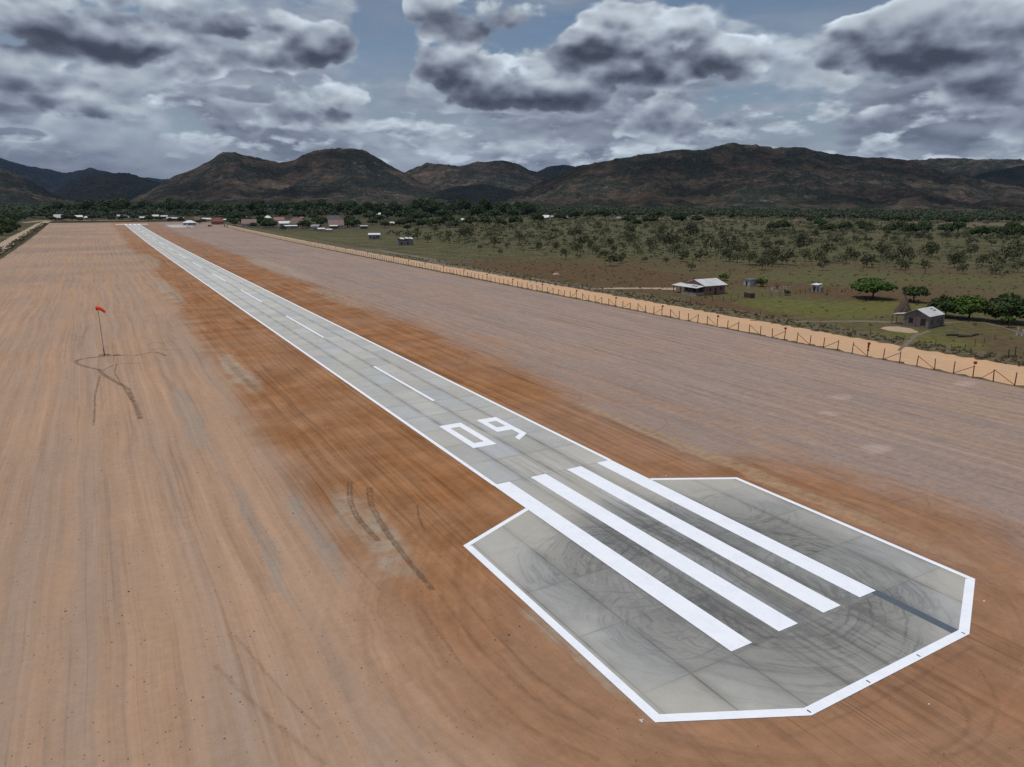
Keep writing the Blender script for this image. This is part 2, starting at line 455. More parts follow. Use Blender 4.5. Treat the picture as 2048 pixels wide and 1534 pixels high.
    bright = 1.0 + st * 0.85 + nm * 0.10 + grain * 0.20 + nf * 0.10 + crumb * (0.40 + rgt * 0.25) + scuff * (0.26 + rgt * 0.2)
    soil = g.scale(col, g.mx(bright, 0.35))
    soil = g.mix(dots * 0.8, soil, (0.09, 0.055, 0.035))
    # -- savanna
    n1 = g.noise(P2, 0.013, 5, 0.6, 0.4)
    n2 = g.noise(P2, 0.07, 4, 0.65)
    n3 = g.noise(P2, 0.45, 4, 0.7)
    gcol = g.mix(g.step(n1 + (n2 - 0.5) * 0.5, 0.40, 0.60), (0.098, 0.068, 0.036), (0.094, 0.088, 0.036))
    brown = g.ell(x + (n2 - 0.5) * 40, y + (n2 - 0.5) * 40, 170, 250, 38, 75, 0.7)
    brown = g.mx(brown, g.ell(x + (n2 - 0.5) * 30, y + (n2 - 0.5) * 20, 205, 150, 12, 60, 0.7))
    brown = g.mx(brown, g.ell(x + (n2 - 0.5) * 20, y + (n2 - 0.5) * 20, 154, 140, 12, 24, 0.7))
    gcol = g.mix(brown * 0.85, gcol, (0.098, 0.060, 0.031))
    green = g.mx(g.ell(x + (n2 - 0.5) * 14, y + (n2 - 0.5) * 14, 167, 130, 14, 20, 0.5), g.ell(x + (n2 - 0.5) * 14, y + (n2 - 0.5) * 14, 186, 118, 16, 14, 0.5))
    green = g.mx(green, g.ell(x + (n2 - 0.5) * 8, y + (n2 - 0.5) * 8, 149, 85, 7, 12, 0.6))
    green = g.mx(green, g.ell(x + (n2 - 0.5) * 20, y + (n2 - 0.5) * 40, 160, 620, 28, 110, 0.6))
    gcol = g.mix(green * 0.8, gcol, (0.108, 0.108, 0.029))
    d2 = g.math('SQRT', x * x + y * y)
    mid = g.step(d2 + (n2 - 0.5) * 60, 300, 420)
    gcol = g.mix(mid * 0.75, gcol, g.mix(g.step(n2, 0.38, 0.64), (0.056, 0.058, 0.027), (0.108, 0.098, 0.050)))
    dry = g.band(d2 + (n1 - 0.5) * 500, 1050, 1500, 120) * g.step(x - y * 0.75, -40, 160) * g.step(n2, 0.36, 0.54)
    gcol = g.mix(dry * 0.8, gcol, (0.165, 0.120, 0.082))
    forest = g.mx(g.step(d2 + (n1 - 0.5) * 500, 1500, 1900), g.step(x, -62, -90) * g.step(y, 250, 420) * 0.6)
    gcol = g.mix(forest * 0.9, gcol, (0.030, 0.038, 0.018))
    settle = g.ell(x, y, 190, 1010, 260, 300, 0.5)
    gcol = g.mix(settle * g.lin(n2, 0.35, 0.6, 0.2, 0.8), gcol, (0.050, 0.046, 0.026))
    verge = g.band(x + nm * 6, 138, 147, 2.0)
    gcol = g.mix(verge * g.lin(n3, 0.35, 0.6, 0.3, 0.9), gcol, (0.120, 0.098, 0.062))
    bare = g.step(g.noise(P2, 0.09, 4, 0.6), 0.64, 0.72) * g.step(d2, 200, 900, 1.0, 0.3)
    gcol = g.mix(bare * 0.5, gcol, (0.20, 0.155, 0.105))
    tus = g.step(g.vor(g.vec(x + nf, y + nf), 0.45, '2D'), 0.1, 0.34, 1.0, 0.0) * g.step(n2, 0.42, 0.6)
    gcol = g.scale(gcol, g.lin(n3, 0.25, 0.75, 0.62, 1.38) * g.lin(tus, 0, 1, 1.0, 0.78))
    # -- where the strip ends
    e1 = nm * 2.2 + nf * 0.6
    strip = g.step(x + e1, -42.6, -41.2) * g.step(x + e1, 121.8, 123.6, 1.0, 0.0) * g.step(y + nm * 8, 992, 1004, 1.0, 0.0)
    return g.mix(strip, gcol, soil), (g.mix(strip, g.vec(n3, 0, 0), g.vec(sB * 0.7 + sC * 0.4 + grain * 0.3 + arcs * arcm, 0, 0)), 0.35, 0.25)


M_ground = material('ground_soil_and_savanna', ground_mat, 0.95, 0.1)
xs = [-9000.0, -2500, -800, -300, -100, 0, 100, 200, 500, 1200, 3000, 12000]
vv = [(x, y, z) for y, z in zip(ROWS, ROWZ) for x in xs]
nx = len(xs)
qq = [(r * nx + c, r * nx + c + 1, (r + 1) * nx + c + 1, (r + 1) * nx + c) for r in range(len(ROWS) - 1) for c in range(nx - 1)]
tag(np_mesh('ground', vv, qq, M_ground), kind='structure')

# ------------------------------------------------------------------ concrete runway with its turning pads and paint
XL, XR = 32.25, 47.35
SLABW, SLABL, Y0 = (XR - XL) / 4.0, 6.5, 60.1


def concrete(g):
    x, y, z = g.sep(g.pos)
    P2 = g.vec(x, y)
    lx, ly = (x - XL) / SLABW, (y - Y0) / SLABL
    fx, fy = g.math('FLOOR', lx), g.math('FLOOR', ly)
    w1, w2 = g.white(g.vec(fx, fy, 1.0)), g.white(g.vec(fx, fy, 5.0))
    w3 = g.white(g.vec(fx * 0.0, fy, 9.0))
    n1 = g.noise(P2, 0.16, 5, 0.6); n2 = g.noise(P2, 1.1, 5, 0.65); n3 = g.noise(g.vec(x * 3, y * 0.5), 1.0, 3, 0.6)
    col = g.mix(w2, (0.430, 0.415, 0.375), (0.395, 0.405, 0.405))
    col = g.scale(col, 0.90 + w1 * 0.12 + w3 * 0.07 + (n1 - 0.5) * 0.40 + (n2 - 0.5) * 0.20 + (n3 - 0.5) * 0.12)
    col = g.scale(col, g.lin(y, 60, 260, 0.96, 1.12))
    pale = g.band(x, XL + SLABW, XL + 2 * SLABW, 0.03) * g.band(y, Y0 + SLABL, Y0 + 2 * SLABL, 0.03)
    col = g.mix(pale * 0.8, col, (0.415, 0.430, 0.445))
    ex = g.math('ABSOLUTE', g.math('SUBTRACT', g.math('FRACT', lx + 0.5), 0.5)) * SLABW
    ey = g.math('ABSOLUTE', g.math('SUBTRACT', g.math('FRACT', ly + 0.5), 0.5)) * SLABL
    jm = g.lin(g.noise(P2, 0.25, 3), 0.35, 0.65, 0.35, 1.0)
    fade = g.lin(y, 80, 400, 1.0, 0.45)
    halo = g.mx(g.step(ex, 0.0, 0.85, 1.0, 0.0), g.step(ey, 0.0, 0.5, 1.0, 0.0) * 0.45) * jm
    col = g.scale(col, 1.0 - halo * 0.26)
    # tyre rubber and soot over the turning pad and the threshold
    rx, ry = x - PADC[0], y - PADC[1]
    rr = g.math('SQRT', rx * rx + ry * ry); ang = g.math('ARCTAN2', ry, rx)
    cl = None
    for (cx, cy, rad, s, c0) in ((33.5, 41.5, 6.0, 2.2, 1.0), (46.5, 31.5, 5.0, 2.4, 2.0), (39.8, 33.0, 9.5, 1.9, 3.0), (31, 33, 4, 2.6, 4.0), (49, 44, 4.5, 2.4, 5.0)):
        ax, ay = x - cx, y - cy
        r2 = g.math('SQRT', ax * ax + ay * ay); a2 = g.math('ARCTAN2', ay, ax)
        arc = g.step(g.noise(g.vec((r2 + (n1 - 0.5) * 2.0) * s * 1.2, a2 * 1.1, c0), 1.0, 4, 0.7), 0.46, 0.66)
        arc = arc * g.step(r2, rad * 0.15, rad * 0.5) * g.step(r2 + (n1 - 0.5) * 8, rad * 1.0, rad * 1.9, 1.0, 0.0)
        cl = arc if cl is None else g.mx(cl, arc)
    soot = g.step(rr + (n1 - 0.5) * 13, 10.0, 18.5, 1.0, 0.0)
    longs = g.step(g.noise(g.vec(x * 2.2 + (n1 - 0.5) * 2, y * 0.09, 4.0), 1.0, 3, 0.65), 0.40, 0.68)
    lane = g.step(x, XL + 1.5, XL + 4.5) * g.step(x, XR - 4.5, XR - 1.5, 1.0, 0.0) * g.step(y, 60, 78, 1.0, 0.0)
    dirt = g.clamp(soot * (0.46 + 0.34 * g.step(n1, 0.36, 0.64)) + cl * 0.32 + lane * longs * 0.38)
    dirt = dirt * g.lin(n2, 0.25, 0.7, 0.78, 1.08) * (0.78 + w1 * 0.36)
    col = g.mix(dirt * 0.95, col, g.mix(n1, (0.082, 0.085, 0.089), (0.135, 0.133, 0.128)))
    joint = g.mx(g.step(ex, 0.03, 0.12, 1.0, 0.0), g.step(ey, 0.02, 0.09, 1.0, 0.0) * g.lin(w3, 0, 1, 0.15, 0.9)) * jm
    col = g.mix(joint * 0.92 * fade, col, (0.135, 0.128, 0.115))
    # dust blown in from the edges
    edge = g.mx(g.step(x + (n2 - 0.5) * 2, XL, XL + 2.6, 1.0, 0.0), g.step(x + (n2 - 0.5) * 2, XR - 2.6, XR, 0.0, 1.0)) * g.step(y, 58, 64)
    rim = g.mx(edge * 0.35, g.step(rr + (n1 - 0.5) * 5, 13.5, 18.5) * g.step(y, 60, 56) * 0.55)
    col = g.mix(g.clamp(rim), col, (0.400, 0.378, 0.330))
    return col, (n2 * 0.6 + n3 * 0.4 - joint * 2.0, 0.12, 0.05)


M_conc = material('weathered_concrete', concrete, 0.85, 0.25)


def paint(g):
    x, y, z = g.sep(g.pos); P2 = g.vec(x, y)
    n = g.noise(P2, 0.7, 5, 0.65); n2 = g.noise(P2, 5.0, 4, 0.7); n3 = g.noise(g.vec(x * 2.5, y * 0.25), 1.0, 4, 0.65)
    c = g.scale(g.mix(n, (0.78, 0.82, 0.90), (0.85, 0.875, 0.92)), g.lin(n + n2, 0.6, 1.3, 0.90, 1.04))
    scuffs = g.step(n3 + (n2 - 0.5) * 0.5, 0.56, 0.74) * 0.16
    c = g.mix(scuffs, c, (0.42, 0.42, 0.43))
    dust = g.step(n2 * 0.6 + n * 0.4, 0.52, 0.66) * g.lin(y, 60, 140, 0.11, 0.24)
    return g.mix(dust, c, (0.52, 0.40, 0.31))


M_paint = material('white_road_paint', paint, 0.65, 0.3)
M_bluep = flat('grey_blue_paint', (0.085, 0.105, 0.135), 0.15, 1.0)
M_mark = flat('black_joint_paint', (0.03, 0.03, 0.035), 0.1, 1.0)
PAD = [(23.8, 49.7), (23.75, 25.4), (31.75, 21.45), (47.55, 21.4), (55.4, 25.2), (55.5, 49.25), (XR + 0.02, 53.6), (XL - 0.02, 53.6)]
YEND = 972.0
PADF = [(x, 2 * 497.0 + 60.0 - 82 + 0 - y + 0) for x, y in PAD]                  # the far turning pad, mirrored
offs = (YEND - 53.6) - PADF[6][1]
PADF = [(x, y + offs) for x, y in PADF]
T_S, T_P = 0.030, 0.036


def inset(poly, d):
    n = len(poly); ar = sum(poly[j][0] * poly[(j + 1) % n][1] - poly[(j + 1) % n][0] * poly[j][1] for j in range(n)); sg = 1 if ar > 0 else -1
    out = []
    for i in range(n):
        a, b, c = Vector(poly[i - 1]), Vector(poly[i]), Vector(poly[(i + 1) % n])
        e1, e2 = (b - a).normalized(), (c - b).normalized()
        n1, n2 = Vector((-e1.y, e1.x)) * sg, Vector((-e2.y, e2.x)) * sg
        bis = (n1 + n2).normalized(); out.append(b + bis * (d / max(bis.dot(n1), 0.3)))
    return out


rw = MB()
ys = [53.6] + [float(v) for v in ROWS if 53.6 < v < YEND - 53.6] + [YEND - 53.6]
for a, b in zip(ys[:-1], ys[1:]):
    rw.quad((XL, a, zg(a) + T_S), (XR, a, zg(a) + T_S), (XR, b, zg(b) + T_S), (XL, b, zg(b) + T_S))
    for X, s in ((XL, 1), (XR, -1)):
        rw.quad((X, a, zg(a) - 0.05), (X, a, zg(a) + T_S), (X, b, zg(b) + T_S), (X, b, zg(b) - 0.05))
rw.prism(PAD, -0.05, T_S)
fz = zg(YEND - 53.6)
fp = [(x, y, zg(y) + T_S + 0.0) for x, y in PADF]


def draped(mb, x0, x1, y0, y1, up):           # a flat sheet that follows the lie of the land
    cut = [y0] + [float(v) for v in ROWS if y0 < v < y1] + [y1]
    for a, b in zip(cut[:-1], cut[1:]):
        mb.quad((x0, a, zg(a) + up), (x1, a, zg(a) + up), (x1, b, zg(b) + up), (x0, b, zg(b) + up))


def span(poly, y):                             # x range of a convex plan polygon at y
    xs_ = []
    for i in range(len(poly)):
        (xa, ya), (xb, yb) = poly[i], poly[(i + 1) % len(poly)]
        if (ya - y) * (yb - y) <= 0 and ya != yb: xs_.append(xa + (xb - xa) * (y - ya) / (yb - ya))
    return min(xs_), max(xs_)


yy = sorted(set([p[1] for p in PADF] + [float(v) for v in ROWS if min(p[1] for p in PADF) < v < max(p[1] for p in PADF)]))
for a, b in zip(yy[:-1], yy[1:]):
    (l0, r0), (l1, r1) = span(PADF, a + 1e-4), span(PADF, b - 1e-4)
    rw.quad((l0, a, zg(a) + T_S), (r0, a, zg(a) + T_S), (r1, b, zg(b) + T_S), (l1, b, zg(b) + T_S))
runway = tag(rw.build('runway', M_conc), kind='structure')

for (x0, x1) in ((XL + 0.0, XL + 0.46), (XR - 0.46, XR)):
    m = MB(); draped(m, x0, x1, 60.1, YEND - 60.1, T_P); m.build('edge_line', M_paint, runway)
for i in range(4):
    c0 = (XL + 0.05, 36.75, 41.3, 45.35)[i]
    m = MB(); draped(m, c0, c0 + 1.9, 27.95, 60.1, T_P); m.build('threshold_stripe', M_paint, runway)
    m = MB(); draped(m, c0, c0 + 1.9, YEND - 60.1, YEND - 27.95, T_P); m.build('threshold_stripe', M_paint, runway)
m = MB(); m.quad((46.62, 21.95, T_P - 0.003), (47.38, 21.95, T_P - 0.003), (47.38, 28.6, T_P - 0.003), (46.62, 28.6, T_P - 0.003)); m.build('blue_grey_band', M_bluep, runway)
for d0, d1 in [(92.6, 118.6)] + [(150.7 + 64.7 * k, 185.2 + 64.7 * k) for k in range(11)]:
    m = MB(); draped(m, 39.83, 40.30, d0, d1, T_P); m.build('centre_dash', M_paint, runway)
# pad outline
for poly, up in ((PAD, None), (PADF, 1)):
    inn = inset(poly, 0.46)
    wide = inset(poly, 0.62)
    for i in (7, 0, 1, 2, 3, 4, 5):
        a, b = poly[i], poly[(i + 1) % 8]
        q = wide if i in (0, 1, 2, 3) else inn
        c, d = q[(i + 1) % 8], q[i]
        m = MB(); m.quad(*[(p[0], p[1], zg(p[1]) + T_P) for p in (a, b, c, d)]); m.build('pad_outline', M_paint, runway)
for px, py in ((31.9, 21.75), (37.2, 21.7), (42.3, 21.7), (47.3, 21.65)):
    m = MB(); m.quad((px - 0.05, py - 0.13, T_P + 0.004), (px + 0.05, py - 0.13, T_P + 0.004), (px + 0.05, py + 0.13, T_P + 0.004), (px - 0.05, py + 0.13, T_P + 0.004)); m.build('outline_joint_mark', M_mark, runway)


def frame(mb, x0, y0, x1, y1, t, ty):
    z = T_P
    mb.quad((x0, y0, z), (x0 + t, y0, z), (x0 + t, y1, z), (x0, y1, z)); mb.quad((x1 - t, y0, z), (x1, y0, z), (x1, y1, z), (x1 - t, y1, z))
    mb.quad((x0 + t, y0, z), (x1 - t, y0, z), (x1 - t, y0 + ty, z), (x0 + t, y0 + ty, z)); mb.quad((x0 + t, y1 - ty, z), (x1 - t, y1 - ty, z), (x1 - t, y1, z), (x0 + t, y1, z))


# numerals: 0 and 9, read from the threshold
m = MB(); frame(m, 35.68, 71.25, 38.78, 81.05, 0.90, 1.55); m.build('numeral_zero', M_paint, runway)
m = MB(); frame(m, 41.08, 75.25, 44.0, 81.0, 0.82, 1.58)
m.quad((43.18, 73.35, T_P), (44.0, 72.95, T_P), (44.0, 75.25, T_P), (43.18, 75.25, T_P))
m.poly([(44.0, 72.95, T_P), (43.18, 73.35, T_P), (41.95, 72.3, T_P), (41.9, 71.2, T_P)])
m.build('numeral_nine', M_paint, runway)

# concrete apron and taxi strip beside the far shelter
ap = MB()
a0, a1 = at(322, 449.5), at(374, 449.5); b0, b1 = at(334, 455), at(374, 455)
yA, yB = (b0.y + b1.y) / 2, (a0.y + a1.y) / 2
draped(ap, a0.x + 4, a1.x, yA, yB, 0.025)
M_pale = flat('pale_concrete', (0.44, 0.40, 0.37), 0.12, 0.2)
tag(ap.build('apron', M_pale), kind='structure')

# ------------------------------------------------------------------ sand roads and foot paths
def sand(g):
    x, y, z = g.sep(g.pos); P2 = g.vec(x, y)
    n = g.noise(g.vec(x * 1.4, y * 0.05), 1.0, 4, 0.6); n2 = g.noise(P2, 0.9, 4, 0.65); n3 = g.noise(P2, 0.08, 3, 0.6)
    c = g.mix(g.step(n + (n3 - 0.5) * 0.6, 0.38, 0.62), (0.545, 0.335, 0.190), (0.470, 0.315, 0.200))
    c = g.mix(g.step(y, 200, 420), c, (0.40, 0.285, 0.195))
    return g.scale(c, 0.86 + n2 * 0.28), (n + n2, 0.2, 0.1)


M_sand = material('orange_sand', sand, 0.95, 0.1)
M_path = flat('pale_trodden_earth', (0.155, 0.124, 0.084), 0.3, 0.5)
M_sand2 = flat('pale_sand', (0.36, 0.27, 0.19), 0.2, 0.3)
rng = random.Random(4)


def ribbon(name, pts, widths, mat, up, jag=0.5, stepm=2.5):
    pts = [Vector((p[0], p[1])) for p in pts]; L, Rr = [], []
    cur, k = [], 0
    for i in range(len(pts) - 1):
        n = max(2, int((pts[i + 1] - pts[i]).length / stepm))
        for j in range(n): cur.append((pts[i].lerp(pts[i + 1], j / n), widths[i] + (widths[i + 1] - widths[i]) * j / n))
    cur.append((pts[-1], widths[-1]))
    # relax corners
    P = [c[0] for c in cur]
    for _ in range(6): P = [P[0]] + [(P[i - 1] + P[i] * 2 + P[i + 1]) / 4 for i in range(1, len(P) - 1)] + [P[-1]]
    for i, p in enumerate(P):
        d = (P[min(i + 1, len(P) - 1)] - P[max(i - 1, 0)]).normalized(); nrm = Vector((-d.y, d.x)); w = cur[i][1] / 2
        l = p + nrm * (w + rng.uniform(-jag, jag)); r = p - nrm * (w + rng.uniform(-jag, jag))
        L.append((l.x, l.y, zg(l.y) + up)); Rr.append((r.x, r.y, zg(r.y) + up))
    m = MB(); m.strip(Rr, L)
    o = tag(m.build(name, mat), kind='structure')
    uv = o.data.uv_layers.new(name='across')
    for lp in o.data.loops: uv.data[lp.index].uv = (float(lp.vertex_index % 2), lp.vertex_index // 2 * 0.1)
    return o


ribbon('dirt_road', [(131.2, -20), (131.2, 60), (131.0, 130), (131.5, 240), (131, 400), (130, 600), (129, 830), (128, 990)], [14.6, 14.6, 14.2, 13.0, 12.0, 11.5, 11, 11], M_sand, 0.02, 0.75, 1.1)
pl = lambda *a: [tuple(at(*p)[:2]) for p in a]
ribbon('dirt_road', pl((-40, 520), (0, 498), (25, 478), (55, 462), (80, 448), (98, 442)), [9, 9, 8, 8, 8, 8], M_sand2, 0.03, 0.8)
ribbon('dirt_road', pl((40, 446), (62, 444), (90, 441), (130, 440), (230, 441.5), (300, 441)), [5, 8, 9, 9, 8, 8], M_sand2, 0.035, 0.8)
ribbon('path', pl((690, 497), (760, 500), (830, 514), (880, 522), (900, 529)), [3, 4, 5, 4, 4], M_path, 0.02, 0.5)
ribbon('path', pl((720, 500), (800, 507), (845, 515), (885, 524), (950, 524)), [2, 3, 3, 3, 2], M_path, 0.026, 0.4)
ribbon('path', pl((850, 520), (900, 533), (960, 540), (1010, 552)), [3, 4, 4, 3], M_path, 0.032, 0.5)
ribbon('path', pl((640, 478), (690, 478), (735, 477)), [4, 4, 4], M_path, 0.02, 0.5)
ribbon('path', pl((1180, 578), (1260, 576), (1320, 577), (1352, 578)), [4, 4, 5, 7], M_sand2, 0.02, 0.5)
ribbon('path', pl((1060, 556), (1120, 568), (1200, 580), (1300, 589)), [2.5, 2, 2, 1.5], M_path, 0.024, 0.3)
ribbon('path', pl((1500, 640), (1580, 645), (1650, 643), (1730, 641), (1795, 645)), [1.2, 1.0, 1.4, 2.4, 3.0], M_path, 0.02, 0.25)
ribbon('path', pl((1888, 646), (1930, 640), (1985, 647), (2048, 668)), [1.4, 0.9, 0.9, 0.9], M_path, 0.02, 0.2)
ribbon('path', pl((1862, 662), (1825, 668), (1812, 690), (1800, 702)), [1.2, 1.0, 0.7, 0.6], M_path, 0.024, 0.3)


def rut(g, k=1.0):
    n = g.noise(g.pos, 0.8, 4, 0.65); n2 = g.noise(g.pos, 5.0, 2, 0.6)
    uv = g.t.nodes.new('ShaderNodeUVMap'); uv.uv_map = 'across'
    u = g.sep(V(g, uv.outputs[0]))[0]
    soft = g.step(u, 0.0, 0.5) * g.step(u, 0.5, 1.0, 1.0, 0.0)
    tr = g.t.nodes.new('ShaderNodeBsdfTransparent'); mx = g.t.nodes.new('ShaderNodeMixShader')
    g.put(mx.inputs[0], g.clamp(soft * 0.8 * k * g.lin(n, 0.3, 0.62, 0.12, 0.75) * g.lin(n2, 0.3, 0.7, 0.6, 1.2))); g.l.new(tr.outputs[0], mx.inputs[1]); g.l.new(g.p.outputs[0], mx.inputs[2]); g.l.new(mx.outputs[0], g.out.inputs[0])
    return g.mix(n, (0.140, 0.086, 0.056), (0.185, 0.115, 0.076))


M_rut = material('churned_dark_soil', rut, 0.95, 0.1)
M_faint = material('faint_wheel_trace', lambda g: rut(g, 0.30), 0.95, 0.1)


def gp(px, py): v = at(px, py); return (v.x, v.y)


def track(pts, w=0.45, gap=0.0, jag=0.06, mat=None):
    c = [gp(*p) for p in pts]
    if gap == 0: ribbon('tyre_track', c, [w] * len(c), mat or M_rut, 0.012 + rng.random() * 0.006, jag, 0.5); return
    for s in (-1, 1):
        q = []
        for i, p in enumerate(c):
            d = (Vector(c[min(i + 1, len(c) - 1)]) - Vector(c[max(i - 1, 0)])).normalized(); q.append((p[0] - d.y * s * gap, p[1] + d.x * s * gap))
        ribbon('tyre_track', q, [w] * len(q), M_rut, 0.012 + rng.random() * 0.006, jag, 0.5)


track([(240, 709), (200, 713), (160, 718), (150, 723), (158, 730), (200, 740), (205, 748), (225, 760), (255, 776), (266, 800), (281, 838)], 1.09)
track([(205, 742), (228, 729), (245, 727), (290, 726)], 0.51)
track([(150, 722), (175, 716), (230, 711), (262, 711)], 0.87)
track([(265, 712), (290, 708), (305, 703), (320, 706), (332, 712)], 0.87)
track([(300, 702), (312, 697), (345, 700), (372, 700)], 0.43)
track([(295, 690), (310, 684), (330, 688)], 0.43)
track([(200, 750), (190, 790), (188, 850)], 0.43)
track([(233, 727), (229, 745), (262, 800)], 0.36)
for o_ in (-3.4, 3.4):
    track([(700 + o_, 962), (699 + o_, 1000), (714 + o_, 1035), (757 + o_, 1082)], 0.42)
    track([(738 + o_, 975), (742 + o_, 1010), (770 + o_, 1060), (815 + o_, 1120), (866 + o_, 1180)], 0.46)
track([(620, 900), (700, 960), (760, 1010), (840, 1075)], 0.45, 0.0, 0.05, M_faint)
track([(560, 800), (640, 885), (730, 970), (840, 1060)], 0.35, 0.0, 0.05, M_faint)
track([(835, 1010), (838, 1040), (850, 1060)], 0.35)
track([(620, 1010), (700, 1120), (760, 1180)], 0.40, 0.0, 0.05, M_faint)
track([(1220, 880), (1300, 868), (1335, 850), (1330, 835), (1290, 828)], 0.48, 0.0, 0.05, M_faint)
track([(900, 735), (935, 725), (938, 710), (915, 700)], 0.48, 0.0, 0.05, M_faint)
track([(1130, 805), (1165, 800), (1160, 790), (1120, 782)], 0.48, 0.0, 0.05, M_faint)
track([(1780, 1005), (1850, 990), (1862, 1010), (1850, 1025)], 0.56, 0.0, 0.05, M_faint)
track([(1560, 1480), (1640, 1450), (1760, 1400), (1880, 1330), (1950, 1290)], 0.48, 0.0, 0.05, M_faint)
track([(1850, 1510), (1930, 1480), (1945, 1430), (1900, 1380)], 0.51, 0.0, 0.05, M_faint)
track([(1880, 1520), (1975, 1480), (2000, 1400), (1960, 1340)], 0.45, 0.0, 0.05, M_faint)
track([(430, 1330), (520, 1420), (600, 1490), (650, 1530)], 0.56, 0.0, 0.05, M_faint)
track([(470, 1270), (560, 1380), (640, 1460)], 0.35, 0.0, 0.05, M_faint)
track([(900, 1160), (980, 1260), (1080, 1360), (1200, 1440)], 0.48, 0.0, 0.05, M_faint)
track([(880, 1190), (960, 1300), (1080, 1410), (1220, 1480)], 0.56, 0.0, 0.05, M_faint)
track([(840, 1210), (930, 1340), (1060, 1460), (1200, 1520)], 0.48, 0.0, 0.05, M_faint)

# ------------------------------------------------------------------ hills
def hill_mat(g):
    x, y, z = g.sep(g.pos)
    n0 = g.noise(g.pos, 0.0016, 3, 0.5, 0.3)
    n1 = g.noise(g.pos, 0.0045, 5, 0.62, 0.6); n2 = g.noise(g.pos, 0.02, 6, 0.7); n3 = g.noise(g.pos, 0.10, 4, 0.72)
    c = g.mix(g.step(n1 + (n2 - 0.5) * 0.8, 0.42, 0.60), (0.0165, 0.0180, 0.0135), (0.036, 0.0275, 0.0195))  # burnt and green cover, darkened in colour for the clouds' shade
    c = g.mix(g.step(n2 * 0.6 + n1 * 0.4, 0.54, 0.66) * 0.8, c, (0.058, 0.0425, 0.0285))
    c = g.mix(g.step(n3 + (n2 - 0.5), 0.58, 0.76) * 0.6, c, (0.052, 0.047, 0.041))
    tr = g.step(g.vor(g.pos, 0.045, '3D'), 0.25, 0.55, 1.0, 0.0) * g.step(n1 * 0.5 + n2 * 0.5, 0.58, 0.44)
    c = g.mix(tr * 0.45, c, (0.0055, 0.0085, 0.0050))
    c = g.mix(g.step(n3 + (n1 - 0.5) * 0.8, 0.50, 0.32) * 0.45, c, (0.008, 0.0105, 0.007))
    c = g.scale(c, g.lin(n0, 0.36, 0.60, 0.8, 2.5))  # broad sunlit and cloud-shaded patches painted over the slopes
    return g.scale(c, g.lin(n3 * 0.6 + n2 * 1.4, 0.6, 1.4, 0.58, 1.42)), (n2 + n3 * 0.25, 0.9, 30.0)


M_hill = material('burnt_scrub_in_cloud_shade', hill_mat, 1.0, 0.05)


def hill_cloud_shade(g):
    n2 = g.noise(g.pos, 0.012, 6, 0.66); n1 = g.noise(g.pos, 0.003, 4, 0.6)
    return g.scale(g.mix(g.step(n1, 0.4, 0.62), (0.0075, 0.0105, 0.0095), (0.0130, 0.0145, 0.0115)), g.lin(n2, 0.3, 0.7, 0.6, 1.4)), (n2, 0.9, 30.0)  # cloud shadow over whole ranges, put into a darker hill colour


M_hillshade = material('cloud_shaded_hill', hill_cloud_shade, 1.0, 0.05)


def hill(sil, D, wf, wb, seed, spur=0.62, rough=1.0, name='hill', mat=None):
    sil = sorted(sil); px = np.array([s[0] for s in sil], float); py = np.array([s[1] for s in sil], float)
    u = np.linspace(px[0], px[-1], int(max(60, (px[-1] - px[0]) * 0.42)))
    # soften the polyline
    v = np.interp(u, px, py)
    kk = np.array([1, 2, 3, 2, 1.0]); kk /= kk.sum()
    vs = np.convolve(np.pad(v, 2, mode='edge'), kk, 'valid')
    az, el = [], []
    for a, b in zip(u, vs):
        d = ray(a, b); az.append(math.atan2(d.x, d.y)); el.append(d.z / math.hypot(d.x, d.y))
    az, el = np.array(az), np.array(el)
    Hr = H + el * D
    base = np.array([zg(D * math.cos(a)) for a in az])
    T = np.concatenate([np.linspace(-1, 0, 14)[:-1], np.linspace(0, 1, 58)])
    A, TT = np.meshgrid(az, T, indexing='ij')
    Hm = (Hr - base)[:, None]
    wander = (fbm(A * D / 900.0, A * 0 + seed, 3, seed) - 0.5) * 0.5 * wf
    rad = D + wander * (1 - np.abs(TT)) - np.where(TT > 0, TT * wf, TT * wb)
    rad0 = D + wander
    X, Y = np.sin(A) * rad, np.cos(A) * rad
    pr = np.where(TT >= 0, (1 - TT) ** 1.25, (1 - TT ** 2))
    warp = (fbm(X / 420, Y / 420, 4, seed + 3) - 0.5) * 260
    rid = fbm((A * D + warp) / 300.0, TT * 1.3 + seed, 4, seed + 11, True) ** 1.3
    bulk = fbm((A * D + warp) / 900.0, TT * 2.2 + seed, 3, seed + 21)
    env = np.clip(np.abs(TT) * 3.2, 0, 1)
    zz = Hm * pr * (1 - spur * env * (1 - rid) - 0.35 * env * (bulk - 0.35))
    zz = zz * (rad / rad0) ** 0.0
    fine = (fbm(X / 55, Y / 55, 4, seed + 31) - 0.5) * 26 * rough + (vnoise(X / 11, Y / 11, seed + 41) ** 3 - 0.2) * 7 * rough
    # keep the skyline where it is: the crest scales with its own distance
    crest = (H + el[:, None] * (D + wander)) - base[:, None]
    zz = np.where(Hm > 1, zz * crest / np.maximum(Hm, 1), zz)
    Z = base[:, None] + zz + fine * np.clip(pr * 4, 0, 1) * np.where(np.abs(TT) < 0.02, 0.55, 1) - 14 * (1 - np.clip(pr * 5, 0, 1))
    n0, n1 = X.shape
    vts = np.stack([X, Y, Z], -1).reshape(-1, 3)
    I = np.arange(n0 * n1).reshape(n0, n1)
    q = np.stack([I[:-1, :-1], I[1:, :-1], I[1:, 1:], I[:-1, 1:]], -1).reshape(-1, 4)
    return tag(np_mesh(name, vts, q, mat or M_hill, None, True), kind='structure')


